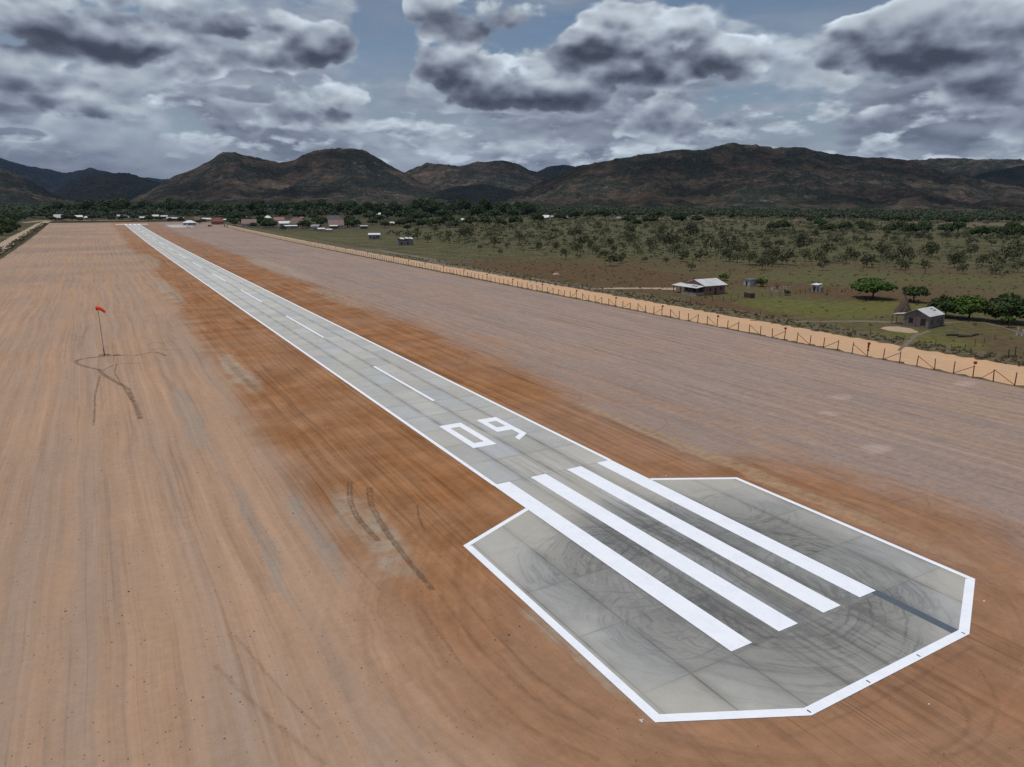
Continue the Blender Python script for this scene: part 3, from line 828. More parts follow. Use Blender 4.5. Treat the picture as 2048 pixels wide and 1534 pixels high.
hill([(-320, 300), (-150, 290), (-60, 305), (0, 316), (60, 333), (95, 338), (130, 346), (150, 343), (180, 335), (215, 344), (250, 352), (310, 356), (345, 360), (400, 372), (460, 400)], 8200, 2600, 1800, 3, mat=M_hillshade)
hill([(-420, 300), (-250, 310), (-120, 322), (0, 337), (45, 353), (80, 372), (110, 388), (150, 402)], 3400, 1100, 900, 9)
hill([(70, 404), (110, 384), (140, 366), (180, 351), (215, 345), (250, 344), (270, 349), (300, 362), (330, 366), (380, 376), (430, 395)], 4300, 1400, 900, 14, mat=M_hillshade)
hill([(255, 405), (300, 382), (335, 360), (350, 351), (390, 338), (420, 320), (440, 307), (470, 304), (500, 312), (540, 322), (560, 326), (590, 318), (612, 307), (632, 299), (660, 297), (700, 296), (728, 300), (750, 313), (790, 335), (812, 347), (840, 362), (880, 382), (930, 402)], 3100, 1150, 900, 22, 0.65)
hill([(760, 380), (800, 350), (830, 335), (858, 326), (890, 329), (915, 332), (950, 325), (1000, 321), (1030, 325), (1052, 336), (1080, 346), (1110, 360), (1150, 385)], 4000, 1300, 900, 31)
hill([(830, 398), (870, 383), (905, 373), (945, 368), (985, 370), (1020, 378), (1060, 392), (1090, 402)], 3000, 800, 700, 37, 0.4, mat=M_hillshade)
hill([(1040, 352), (1070, 344), (1100, 332), (1130, 328), (1152, 333), (1180, 342), (1230, 360)], 5200, 1200, 900, 41, mat=M_hillshade)
hill([(1000, 402), (1040, 385), (1090, 362), (1150, 335), (1200, 325), (1240, 315), (1290, 310), (1340, 300), (1370, 299), (1408, 301), (1440, 292), (1468, 287), (1510, 290), (1550, 294), (1590, 294), (1625, 298), (1660, 308), (1700, 311), (1750, 313), (1800, 318), (1850, 330), (1900, 346), (1960, 360), (2048, 376), (2150, 392), (2250, 404)], 2750, 1150, 1000, 52, 0.65)
hill([(1700, 335), (1780, 322), (1840, 319), (1900, 316), (1980, 318), (2048, 320), (2150, 316), (2300, 325), (2450, 350)], 4300, 1200, 900, 61)
hill([(1850, 392), (1910, 362), (1960, 347), (2048, 330), (2150, 318), (2300, 315), (2500, 340)], 3300, 1100, 900, 71, 0.5, mat=M_hillshade)

# the air itself: thin even haze that takes the far ranges towards blue
def haze_box():
    m = bpy.data.materials.new('thin_air_haze'); m.use_nodes = True; t = m.node_tree; t.nodes.clear()
    o_ = t.nodes.new('ShaderNodeOutputMaterial'); v = t.nodes.new('ShaderNodeVolumePrincipled')
    v.inputs['Color'].default_value = (0.36, 0.56, 1.0, 1); v.inputs['Density'].default_value = 1.4e-5; v.inputs['Anisotropy'].default_value = 0.0
    t.links.new(v.outputs[0], o_.inputs['Volume'])
    b = MB(); b.box(-9200, -310, -1.2, 12200, 14020, 830)
    tag(b.build('haze', m), kind='stuff')


haze_box()

# ------------------------------------------------------------------ vegetation
def leaf_mat(name, a, b, trans=0.25):
    def build(g):
        n = g.noise(g.obj, 0.7, 3, 0.6)
        c = g.mix(g.step(n, 0.36, 0.64), a, b)
        c = g.scale(c, 0.78 + g.rnd * 0.44)
        tl = g.t.nodes.new('ShaderNodeBsdfTranslucent'); mx = g.t.nodes.new('ShaderNodeMixShader'); mx.inputs[0].default_value = trans
        g.put(tl.inputs[0], c); g.l.new(g.p.outputs[0], mx.inputs[1]); g.l.new(tl.outputs[0], mx.inputs[2]); g.l.new(mx.outputs[0], g.out.inputs[0])
        return c
    return material(name, build, 0.75, 0.2)


L_bush = leaf_mat('grey_green_savanna_leaves', (0.084, 0.094, 0.046), (0.128, 0.130, 0.066))
L_mango = leaf_mat('dark_glossy_leaves', (0.034, 0.056, 0.018), (0.066, 0.098, 0.026))
L_bright = leaf_mat('fresh_green_leaves', (0.050, 0.088, 0.016), (0.085, 0.140, 0.026))
L_far = leaf_mat('distant_canopy_leaves', (0.032, 0.046, 0.023), (0.058, 0.070, 0.033))
L_scrub = leaf_mat('low_scrub_leaves', (0.070, 0.070, 0.034), (0.115, 0.100, 0.052))
M_bark = flat('grey_brown_bark', (0.13, 0.10, 0.075), 0.3, 2.0)
M_barkd = flat('dark_bark', (0.07, 0.055, 0.042), 0.3, 2.0)


def leaves(nr, clumps, n_per, size, up=0.45):
    """clumps: (x,y,z,rx,rz). Small leaf sprays, turned outward, spread through the shell of each clump."""
    out = []
    for (cx, cy, cz, rx, rz) in clumps:
        n = max(6, int(n_per * rx * rx))
        d = nr.normal(size=(n, 3)); d /= np.linalg.norm(d, axis=1)[:, None]
        r = nr.uniform(0.25, 1.0, n) ** 0.45
        p = d * r[:, None] * np.array([rx, rx, rz]) + np.array([cx, cy, cz])
        nrm = d * 0.7 + np.array([0, 0, up]) + nr.normal(scale=0.45, size=(n, 3)); nrm /= np.linalg.norm(nrm, axis=1)[:, None]
        t = np.cross(nrm, nr.normal(size=(n, 3))); t /= np.linalg.norm(t, axis=1)[:, None] + 1e-9
        b = np.cross(nrm, t)
        s = size * nr.uniform(0.55, 1.25, n)[:, None]
        q = np.stack([p - t * s - b * s * 0.45, p + t * s * 0.2 - b * s * 0.75, p + t * s + b * s * 0.3, p - t * s * 0.2 + b * s * 0.8], 1)
        out.append(q)
    return np.concatenate(out).reshape(-1, 3)


def leaf_mesh(name, nr, clumps, n_per, size, mat, up=0.45):
    v = leaves(nr, clumps, n_per, size, up)
    o = np_mesh(name, v, np.arange(len(v)).reshape(-1, 4), mat)
    return o


def limbs(pts_from, clumps, r0, nseg, r, lean=0.0):
    m = MB()
    base = Vector((0, 0, -0.15)); fork = Vector(pts_from)
    m.tube([base, base.lerp(fork, 0.5) + Vector((r.uniform(-1, 1), r.uniform(-1, 1), 0)) * 0.06 * fork.z, fork], [r0 * 1.25, r0, r0 * 0.85], nseg)
    for c in clumps:
        e = Vector(c[:3]); mid = fork.lerp(e, 0.5) + Vector((r.uniform(-.2, .2), r.uniform(-.2, .2), r.uniform(-.1, .25))) * (e - fork).length * 0.5
        m.tube([fork, mid, e], [r0 * 0.55, r0 * 0.36, r0 * 0.12], max(4, nseg - 2))
    return m


def tree_proto(name, seed, w, h, fork, nclump, n_per, size, mat, bark, flatness=0.55, r0=0.16, sparse=1.0, skirt=0.0):
    r = random.Random(seed); nr = np.random.default_rng(seed)
    cl = []
    for i in range(nclump):
        a = i * 2.399 + r.uniform(-.4, .4); d = math.sqrt((i + 0.4) / nclump) * w * 0.36
        rr = w * r.uniform(0.15, 0.235)
        top = h - rr * flatness
        z = fork + (top - fork) * (1 - 0.75 * (d / (w * 0.42)) ** 2) * r.uniform(0.62, 1.0)
        cl.append((math.cos(a) * d, math.sin(a) * d, max(z, fork * 0.9 + rr * flatness * 0.5 - skirt), rr, rr * flatness * r.uniform(0.8, 1.2)))
    root = empty(name, (0, 0, 0))
    limbs((r.uniform(-.1, .1) * h, r.uniform(-.1, .1) * h, fork), cl, r0, 6, r).build('trunk', bark, root)
    c = leaf_mesh('crown', nr, cl, n_per * sparse, size, mat); c.parent = root
    return root


bush_kinds = [tree_proto('savanna_tree', 100 + i, (4.6, 5.4, 3.8, 6.2, 5.0, 3.4)[i], (5.2, 5.8, 5.0, 6.2, 4.2, 3.0)[i], (1.0, 1.1, 1.0, 1.2, 0.7, 0.5)[i], (8, 9, 7, 11, 8, 6)[i], 30, 0.30, L_bush, M_bark, 1.15, 0.10, 1.0, 0.9) for i in range(6)]
mango_kinds = [tree_proto('village_tree', 200 + i, (12, 14, 10, 9)[i], (9.5, 11, 10.5, 7.5)[i], (2.0, 2.4, 2.2, 1.6)[i], (15, 18, 13, 11)[i], 22, 0.62, L_mango, M_barkd, 0.85, 0.32, 1.0, 1.2) for i in range(4)]


def place(proto, used, p, rz, s, label, cat, group, sz=None):
    o = proto if proto.name not in used else copy_tree(proto)
    used.add(proto.name)
    o.location = p; o.rotation_euler = (0, 0, rz); o.scale = (s, s, sz or s)
    tag(o, label, cat, group)
    return o


used = set(); rg = random.Random(12)
VIEW_R = 1.12


def project(p):
    v = Matrix.Rotation(YAW, 3, 'Z') @ (Vector(p) - Vector((0, 0, H)))
    c, s = math.cos(PITCH), math.sin(PITCH)
    zc = v.y * c - v.z * s; yc = v.y * s + v.z * c
    return (CX + FPX * v.x / zc, CY - FPX * yc / zc, zc)


taken = []
BUSHES = [  # the ones that can be told in the photograph: foot of the tree, width
    (1240, 527, 14), (1130, 520, 20), (1160, 505, 26), (1078, 500, 14), (1190, 508, 18), (1258, 490, 24), (1340, 500, 30), (1350, 515, 22), (1400, 522, 30), (1420, 505, 34), (1475, 525, 26), (1500, 530, 28),
    (1545, 528, 30), (1575, 530, 28), (1645, 541, 20), (1650, 520, 36), (1735, 535, 26), (1800, 540, 24), (1805, 525, 30), (1850, 548, 18), (1910, 536, 30), (1925, 548, 20), (1990, 548, 26), (2010, 530, 30), (2035, 545, 22), (1965, 532, 22),
    (1700, 520, 26), (1760, 515, 30), (1860, 515, 28), (1940, 512, 30), (2030, 510, 28), (1600, 505, 30), (1530, 505, 26), (1455, 500, 30), (1380, 495, 26), (1300, 505, 18), (1290, 525, 12), (990, 495, 20), (900, 487, 18), (835, 478, 16), (855, 485, 16), (1000, 510, 10), (960, 500, 10), (930, 480, 26), (870, 470, 30),
    (1040, 490, 22), (1100, 485, 24), (1055, 478, 26), (980, 475, 26), (940, 470, 24), (1150, 480, 26), (1210, 478, 24), (1020, 465, 28), (1080, 462, 28), (900, 462, 26), (860, 460, 24), (1260, 472, 26), (1320, 480, 28), (1380, 478, 26)]
for bx, by, w in BUSHES:
    p = at(bx, by); i = rg.randrange(6); s = w * pxm(p) / (4.6, 5.4, 3.8, 6.2, 5.0, 3.4)[i] * 1.05
    s = min(max(s * 1.25, 0.6), 2.1)
    place(bush_kinds[i], used, p, rg.uniform(0, 6.28), s, 'grey green savanna tree among others on the open grassland', 'tree', 'trees scattered over the savanna', s * rg.uniform(0.95, 1.3))
    taken.append((p.x, p.y))
n = len(taken); tries = 0
while n < 292 and tries < 20000:
    tries += 1
    d = 250 + 560 * rg.random() ** 0.75; a = R(rg.uniform(33, 67))
    x, y = d * math.sin(a), d * math.cos(a)
    if x < 205 or (y > 430 and x < 250): continue
    dens = vnoise(np.array([x / 60.0]), np.array([y / 60.0]), 5)[0]
    if dens < 0.45 - (d - 250) / 900 or (d < 330 and rg.random() < 0.75): continue
    if any((x - t[0]) ** 2 + (y - t[1]) ** 2 < 30 for t in taken): continue
    q = project((x, y, zg(y)))
    if not (-20 < q[0] < 2068) or q[1] > 548: continue
    i = rg.randrange(6)
    place(bush_kinds[i], used, (x, y, zg(y)), rg.uniform(0, 6.28), rg.uniform(0.7, 1.55), 'grey green savanna tree among others on the open grassland', 'tree', 'trees scattered over the savanna', rg.uniform(0.8, 1.6))
    taken.append((x, y)); n += 1

# the trees that stand out
lone = tree_proto('savanna_tree', 131, 6.8, 6.4, 1.6, 11, 60, 0.30, L_bush, M_bark, 0.8, 0.13)
lone.location = at(1222, 532); tag(lone, 'lone rounded savanna tree standing by itself on brown grass', 'tree')
flatk = tree_proto('spreading_tree', 141, 13.0, 6.6, 1.7, 20, 30, 0.42, L_bright, M_barkd, 0.42, 0.28)
flatk.location = at(1743, 597); tag(flatk, 'wide flat topped green tree with dark forked trunk on the paddock', 'tree')
med = tree_proto('spreading_tree', 143, 8.6, 5.2, 1.6, 13, 34, 0.38, L_mango, M_barkd, 0.5, 0.22)
med.location = at(1828, 604); tag(med, 'smaller dark domed tree behind the conical thatched shelter', 'tree')
for (bx, by, w, h, sd, lab, mt) in ((1888, 634, 9.0, 5.6, 151, 'low dark leafy tree nearest the plank house in the shade tree row', L_mango), (1935, 638, 9.6, 6.4, 152, 'bright topped dense shade tree in the middle of the row beside the plank house', L_bright),
                                (2014, 645, 11.8, 7.6, 153, 'largest dense shade tree at the end of the row beside the plank house', L_mango)):
    t = tree_proto('shade_tree', sd, w, h, 1.3, 18, 34, 0.42, mt, M_barkd, 0.8, 0.26, 1.0, 0.6); t.location = at(bx, by); tag(t, lab, 'tree')
t = tree_proto('young_tree', 160, 3.2, 3.2, 1.2, 6, 60, 0.26, L_bright, M_bark, 0.7, 0.08); t.location = at(2016, 655); tag(t, 'small young tree on thin stems in front of the largest shade tree', 'tree')
t = tree_proto('garden_shrub', 161, 4.2, 3.6, 0.4, 8, 60, 0.28, L_bright, M_bark, 0.9, 0.08); t.location = at(1521, 573); tag(t, 'round green shrub beside the grey tin shed', 'shrub')
t = tree_proto('garden_shrub', 162, 2.6, 2.2, 0.2, 6, 90, 0.24, L_mango, M_bark, 0.95, 0.06); t.location = at(1573, 591); tag(t, 'small dark round bush on the paddock fence line', 'shrub')
t = tree_proto('garden_shrub', 163, 4.6, 3.4, 0.4, 8, 50, 0.28, L_bright, M_bark, 0.9, 0.08); t.location = at(1447, 561); tag(t, 'green shrub behind the tin roofed porch house', 'shrub')

# village and forest-edge trees
cnt = 0
VT = [(104, 441, 14), (131, 442, 14), (145, 441, 16), (160, 442, 10), (184, 441, 14), (222, 440, 14), (244, 440, 12), (268, 441, 16), (298, 441, 14), (318, 441, 12), (340, 443, 10), (362, 443, 12), (398, 447, 10), (405, 446, 12), (455, 444, 14),
      (494, 452, 20), (506, 455, 14), (522, 451, 24), (532, 456, 20), (545, 455, 18), (566, 460, 12), (606, 458, 18), (617, 456, 16), (634, 447, 20), (645, 446, 18), (598, 437, 22), (568, 436, 20), (626, 440, 18), (696, 455, 22), (712, 453, 20), (700, 446, 22), (478, 441, 26), (466, 447, 16), (470, 452, 12),
      (488, 446, 18), (497, 444, 16), (536, 452, 22), (612, 455, 16), (640, 451, 18), (703, 452, 24), (740, 444, 26), (520, 436, 30), (470, 437, 22), (600, 430, 24), (560, 430, 26), (630, 428, 24), (660, 428, 24),
      (690, 430, 30), (720, 436, 26), (775, 440, 24), (800, 438, 28), (850, 440, 24), (880, 432, 30), (910, 430, 26), (930, 430, 30), (955, 436, 26), (990, 440, 22), (1010, 434, 28), (1035, 432, 28), (1060, 434, 24),
      (200, 434, 30), (215, 432, 34), (232, 431, 32), (250, 429, 30), (180, 431, 26), (270, 430, 24), (300, 428, 26), (330, 428, 26), (350, 430, 26), (380, 431, 24), (410, 432, 24), (435, 433, 22), (460, 440, 20), (140, 432, 24), (120, 431, 22), (95, 432, 20),
      (1258, 446, 24), (1272, 452, 22), (1300, 446, 28), (1356, 446, 28), (1315, 440, 22), (1395, 444, 22), (840, 428, 28), (760, 428, 28), (700, 418 + 8, 26), (820, 450, 22), (770, 456, 18), (815, 462, 16), (865, 452, 22), (895, 446, 24),
      (1548, 462, 26), (1565, 460, 28), (1655, 466, 30), (1690, 462, 26), (1732, 464, 26), (1780, 466, 24), (1800, 462, 26), (1822, 468, 30), (1845, 466, 28), (1890, 470, 28), (1915, 466, 26), (1960, 474, 32), (1985, 472, 28), (2010, 476, 34), (2040, 476, 36), (1640, 458, 24), (1720, 456, 20), (2025, 464, 26), (1850, 456, 22),
      (1790, 446, 18), (1810, 446, 20), (1855, 446, 18), (1770, 445, 16), (1620, 444, 14), (1635, 446, 14), (1900, 448, 22), (1930, 448, 22),
      (190, 430, 36), (205, 428, 40), (225, 428, 40), (243, 427, 34), (160, 431, 28), (288, 428, 30), (312, 427, 30), (345, 427, 30), (368, 428, 30), (398, 430, 30), (424, 431, 30), (452, 434, 28), (480, 432, 30), (505, 431, 30), (520, 428, 30), (545, 428, 30), (580, 427, 30), (615, 426, 30), (645, 425, 30), (675, 425, 32), (705, 428, 32), (735, 430, 34), (755, 436, 28), (790, 432, 34), (815, 436, 28), (830, 442, 24), (862, 434, 32), (885, 440, 28), (920, 426, 34), (945, 428, 36), (970, 432, 32), (1000, 430, 34), (1025, 438, 28), (1050, 428, 34), (1075, 445, 24), (1120, 440, 22), (1150, 438, 24), (1180, 440, 22), (1210, 440, 24), (745, 450, 20), (760, 446, 20), (800, 452, 20), (845, 455, 22), (880, 456, 20), (910, 455, 22), (940, 450, 26), (970, 450, 24), (1000, 452, 22), (1030, 450, 26)]
for bx, by, w in VT:
    p = at(bx, by); i = rg.randrange(4); s = min(max(w * pxm(p) / (12, 14, 10, 9)[i], 0.5), 1.8)
    gname, lab = ('trees of the village', 'dense dark tree standing among the village roofs') if bx < 1100 else ('dark trees of the far savanna', 'dense dark tree in the line across the far savanna')
    tall = 1.45 if (by < 437 and bx < 1100) else 1.0
    s *= 1.2
    place(mango_kinds[i], used, p, rg.uniform(0, 6.28), s, lab, 'tree', gname, s * rg.uniform(0.75, 0.95) * tall); cnt += 1
for bx, by, w in ((4, 470, 30), (14, 466, 34), (26, 463, 22), (-6, 455, 40), (8, 452, 34), (24, 450, 26), (34, 446, 20), (-10, 480, 26), (44, 440, 18)):
    p = at(bx, by); i = rg.randrange(4); s = min(max(w * 1.35 * pxm(p) / (12, 14, 10, 9)[i], 0.5), 1.8)
    place(mango_kinds[i], used, p, rg.uniform(0, 6.28), s, 'dark tree in the clump beyond the sand road outside the dark fence', 'tree', 'trees beyond the sand road', s * 0.85)


# forest belt that reads as one mass, and far scrub
def scatter(name, seed, n, gen, mat, blobs, n_leaf, size):
    nr = np.random.default_rng(seed); r = random.Random(seed); out = []
    k = 0
    while k < n:
        g_ = gen(r)
        if g_ is None: continue
        x, y, w, h = g_; k += 1
        m = n_leaf
        d = nr.normal(size=(m, 3)); d /= np.linalg.norm(d, axis=1)[:, None]
        d[:, 2] = np.abs(d[:, 2]) * 1.0 - 0.25 * (nr.random(m) < 0.3)
        rad = nr.uniform(0.5, 1.0, m)[:, None]
        lump = 1 + 0.25 * np.sin(d[:, :1] * 5 + k) * np.cos(d[:, 1:2] * 4 + 2 * k)
        p = d * rad * lump * np.array([w / 2, w / 2, h * 0.5]) + np.array([x, y, zg(y) + h * 0.48])
        nrm = d + np.array([0, 0, 0.35]) + nr.normal(scale=0.4, size=(m, 3)); nrm /= np.linalg.norm(nrm, axis=1)[:, None]
        t = np.cross(nrm, nr.normal(size=(m, 3))); t /= np.linalg.norm(t, axis=1)[:, None] + 1e-9
        b = np.cross(nrm, t); s = size * w * nr.uniform(0.6, 1.2, m)[:, None]
        out.append(np.stack([p - t * s, p - b * s * 0.7, p + t * s, p + b * s * 0.8], 1))
    v = np.concatenate(out).reshape(-1, 3)
    return tag(np_mesh(name, v, np.arange(len(v)).reshape(-1, 4), mat), kind='stuff')


def gen_forest(r):
    a = R(r.uniform(-11, 68)); d0 = 1150 if a < R(31) else 1230
    d = d0 + 1600 * r.random() ** 1.1
    x, y = d * math.sin(a), d * math.cos(a)
    if y < 1120 and x < 460: return None
    return x, y, r.uniform(8, 16), r.uniform(7, 13)


scatter('forest', 5, 11500, gen_forest, L_far, 1, 28, 0.18)


def gen_scrub(r):
    a = R(r.uniform(20, 68)); d = 300 + 1400 * r.random() ** 0.8
    x, y = d * math.sin(a), d * math.cos(a)
    if x < 215 + max(0, 300 - y) * 0.1: return None
    if vnoise(np.array([x / 90.0]), np.array([y / 90.0]), 8)[0] < 0.36: return None
    k_ = 0.45 + 0.55 * min(1, max(0, (d - 300) / 400.0))
    return x, y, r.uniform(2.4, 7.0) * k_, r.uniform(1.6, 5.5) * k_


scatter('scrub', 6, 5200, gen_scrub, L_bush, 1, 26, 0.16)


def gen_tuft(r):
    a = R(r.uniform(24, 68)); d = 165 + 420 * r.random() ** 0.8
    x, y = d * math.sin(a), d * math.cos(a)
    if x < 141: return None
    if 148 < x < 196 and 80 < y < 180 and r.random() < 0.75: return None
    return x, y, r.uniform(0.3, 1.2), r.uniform(0.15, 0.6)


scatter('undergrowth', 7, 2400, gen_tuft, L_scrub, 1, 16, 0.22)


def gen_verge(r):
    if r.random() < 0.3:
        y = r.uniform(330, 990); return r.uniform(-50, -43.5), y, r.uniform(0.8, 2.2), r.uniform(0.5, 1.6)
    y = 50 + 330 * r.random() ** 1.5; return r.uniform(138.6, 147), y, r.uniform(0.3, 1.0), r.uniform(0.12, 0.5)


scatter('weeds', 8, 1500, gen_verge, L_scrub, 1, 12, 0.24)

# clods and stones lying on the graded soil
nr = np.random.default_rng(3); cv, cq = [], []
M_clod = flat('dark_clod', (0.105, 0.068, 0.048), 0.3, 3.0)
for k in range(900):
    x = nr.uniform(-30, 22) if k < 650 else nr.uniform(56, 120); y = (36 + 110 * nr.random() ** 1.6) if k < 650 else nr.uniform(28, 120)
    s = nr.uniform(0.015, 0.042) * (2.0 if nr.random() < 0.04 else 1.0); sx, sy, sz = s * nr.uniform(.7, 1.8), s * nr.uniform(.7, 1.5), s * nr.uniform(.5, .9)
    a = nr.uniform(0, 6.28); ca, sa = math.cos(a), math.sin(a); b0 = len(cv)
    for zz, m in ((-0.02, 1.0), (sz * 0.7, 0.85), (sz * 1.1, 0.35)):
        for (ux, uy) in ((-1, -1), (1, -0.8), (0.9, 1), (-0.8, 0.9)):
            qx, qy = ux * sx * m * nr.uniform(.8, 1.2), uy * sy * m * nr.uniform(.8, 1.2)
            cv.append((x + qx * ca - qy * sa, y + qx * sa + qy * ca, zz))
    for l in range(2):
        for j in range(4): cq.append((b0 + l * 4 + j, b0 + l * 4 + (j + 1) % 4, b0 + l * 4 + 4 + (j + 1) % 4, b0 + l * 4 + 4 + j))
    cq.append((b0 + 8, b0 + 9, b0 + 10, b0 + 11))
tag(np_mesh('clods', cv, cq, M_clod), kind='stuff')

# ------------------------------------------------------------------ the fence along the strip
M_post = flat('rusty_red_post', (0.165, 0.062, 0.036), 0.25, 2.0)
M_postd = flat('dark_wooden_post', (0.075, 0.050, 0.036), 0.25, 2.0)
M_wire = flat('dull_wire', (0.22, 0.19, 0.17), 0.1, 2.0, 0.5, 0.4, 0.6)
M_red = flat('faded_red_marker', (0.36, 0.042, 0.022), 0.18, 2.0)
M_redd = flat('dark_red_cloth', (0.20, 0.03, 0.022), 0.2, 2.0)
M_steel = flat('painted_steel_pole', (0.30, 0.22, 0.18), 0.15, 1.0, 0.5, 0.4)


def post_bm(h, r, n=6):
    m = MB(); m.tube([(0, 0, -0.3), (0, 0, h * 0.5), (0, 0, h)], [r * 1.1, r, r * 0.92], n); return m


FX = 123.0
fence = tag(empty('perimeter_fence', (FX, 55.2, 0)), 'long fence of rusty red posts and diagonal braces beside the orange sand road', 'fence')
pmesh = post_bm(2.05, 0.09).mesh('post', M_post)
M_peb = flat('pale_stone', (0.62, 0.56, 0.52), 0.1, 2.0)
q_ = MB(); rk = random.Random(21)
for (bx, by, nn) in ((1336, 951, 5), (1283, 1443, 5), (652, 858, 2), (940, 935, 3), (1970, 1205, 1), (1858, 1410, 1), (1125, 1000, 2)):
    for k in range(nn):
        c = at(bx + rk.uniform(-5, 5), by + rk.uniform(-3, 3)); s_ = rk.uniform(0.04, 0.09)
        q_.prism([(c.x + s_ * math.cos(t) * rk.uniform(.7, 1.3), c.y + s_ * math.sin(t) * rk.uniform(.7, 1.2)) for t in (0.2, 1.3, 2.4, 3.6, 4.9)], -0.02, s_ * 0.9)
tag(q_.build('pebbles', M_peb), kind='stuff')
spots = [55.2 + 3.17 * k for k in range(-12, 292)]
rp = random.Random(2)
stuff_posts, stuff_braces, nbr = MB(), MB(), 0
kept = [y for y in spots if y >= 48.0]
hts = {}
for k, y in enumerate(spots):
    h = 1.0 + rp.uniform(-0.06, 0.07); hts[k] = h
    vis = [v for v in kept if v <= y]
    if y >= 48.0 and len(vis) <= 100:
        o = bpy.data.objects.new('post', pmesh); COL.objects.link(o); o.parent = fence
        o.location = (0, y - 55.2, zg(y)); o.scale = (1, 1, h); o.rotation_euler = (rp.uniform(-.05, .05), rp.uniform(-.05, .05), 0)
    elif y < 985:
        stuff_posts.tube([(0, y - 55.2, zg(y) - 0.3), (0, y - 55.2, zg(y) + 2.05 * h)], 0.075, 5)
tag(stuff_posts.build('post', M_post, fence), kind='stuff')
for k in range(0, len(spots) - 1):
    y0, y1 = spots[k], spots[k + 1]
    idx = k - 12
    if y0 < 48 or y0 > 600: continue
    if y0 < 215: on = (idx % 2 == 0); flip = (idx // 2) % 2 == 0
    else: on = (idx % 5 == 0); flip = True
    if not on: continue
    z0, z1 = zg(y0), zg(y1)
    a, b = ((0, y0 - 55.2, z0 + 0.12), (0, y1 - 55.2, z1 + 1.9)) if flip else ((0, y0 - 55.2, z0 + 1.9), (0, y1 - 55.2, z1 + 0.12))
    m = MB(); m.tube([a, b], 0.055, 5); m.build('brace', M_post, fence)
m = MB(); m.tube([(0, 3.17, 1.85), (0, 5.2, 0.05)], 0.05, 5); m.build('brace', M_post, fence)
for hz in (0.5, 1.0, 1.5, 1.9):
    m = MB()
    cut = [48.0] + [v for v in ROWS if 48 < v < 985] + [985.0]
    m.tube([(0.08, y - 55.2, zg(y) + hz) for y in cut], 0.003, 4); m.build('wire', M_wire, fence)


def marker(y, cloth=False):
    root = empty('fence_marker', (FX, y, zg(y) + 1.95)); root.scale = (0.82, 0.82, 0.82)
    m = MB(); m.tube([(0.10, 0, -0.7), (0.10, 0, 0.55)], 0.022, 6); m.build('staff', M_steel, root)
    m = MB()
    prof = [(0.0, 0.36), (0.20, 0.37), (0.30, 0.45), (0.31, 0.62), (0.295, 0.66), (0.31, 0.70), (0.31, 0.86), (0.28, 0.93), (0.0, 0.95)]
    n_ = 12; i0 = 0
    for (r_, z_) in prof:
        for k in range(n_):
            t = 2 * math.pi * k / n_; m.v.append((0.10 + r_ * math.cos(t), r_ * math.sin(t), z_))
    for j in range(len(prof) - 1):
        for k in range(n_):
            m.f.append((j * n_ + k, j * n_ + (k + 1) % n_, (j + 1) * n_ + (k + 1) % n_, (j + 1) * n_ + k))
    m.build('drum', M_red, root, True)
    if cloth:
        m = MB()
        for s in range(5):
            z0 = 0.35 - 0.28 * s; w = 0.16 + 0.05 * math.sin(s * 2.1)
            m.box(0.02 - w * 0.5, -w, z0 - 0.30, 0.02 + w * 0.5, w, z0 - 0.01 * s)
        m.build('hanging_cloth', M_redd, root)
    return root


mk0 = marker(spots[14])
tag(mk0, 'faded red drum marker nearest the camera on the rusty fence', 'fence marker', 'red markers along the fence')
mk1 = marker(spots[20], True)
tag(mk1, 'red drum marker with dark red cloth hanging down its fence post', 'fence marker', 'red markers along the fence')
for i in range(26, 150, 6):
    o = copy_tree(mk0); o.location = (FX, spots[i], zg(spots[i]) + 1.95)
    tag(o, 'small red drum marker on a staff far along the rusty fence', 'fence marker', 'red markers along the fence')

# fence beyond the left edge of the field and across its end
lf = tag(empty('boundary_fence', (-42.6, 330, 0)), 'dark post fence between the graded field and the weedy verge of the pale sand road', 'fence')
pm2 = post_bm(1.9, 0.07, 5).mesh('post', M_postd)
for k in range(100):
    y = 335 + 6.4 * k
    o = bpy.data.objects.new('post', pm2); COL.objects.link(o); o.parent = lf; o.location = (0, y - 330, zg(y))
    o.scale = (1, 1, rp.uniform(0.92, 1.1))
m = MB()
for hz in (0.6, 1.1, 1.6):
    m.tube([(0.08, y - 330, zg(y) + hz) for y in [335.0] + [v for v in ROWS if 335 < v < 968] + [968]], 0.012, 4)
m.build('wire', M_wire, lf)
ef = tag(empty('end_fence', (-42, 1001, zg(1001))), 'low dark slatted fence across the far end of the airstrip', 'fence')
for k in range(70):
    m = None
    o = bpy.data.objects.new('post', pm2); COL.objects.link(o); o.parent = ef; o.location = (2.4 * k, 0, 0)
for hz in (0.4, 0.9, 1.4):
    m = MB(); m.box(0, 0.08, hz, 165.6, 0.12, hz + 0.22); m.build('rail', M_postd, ef)

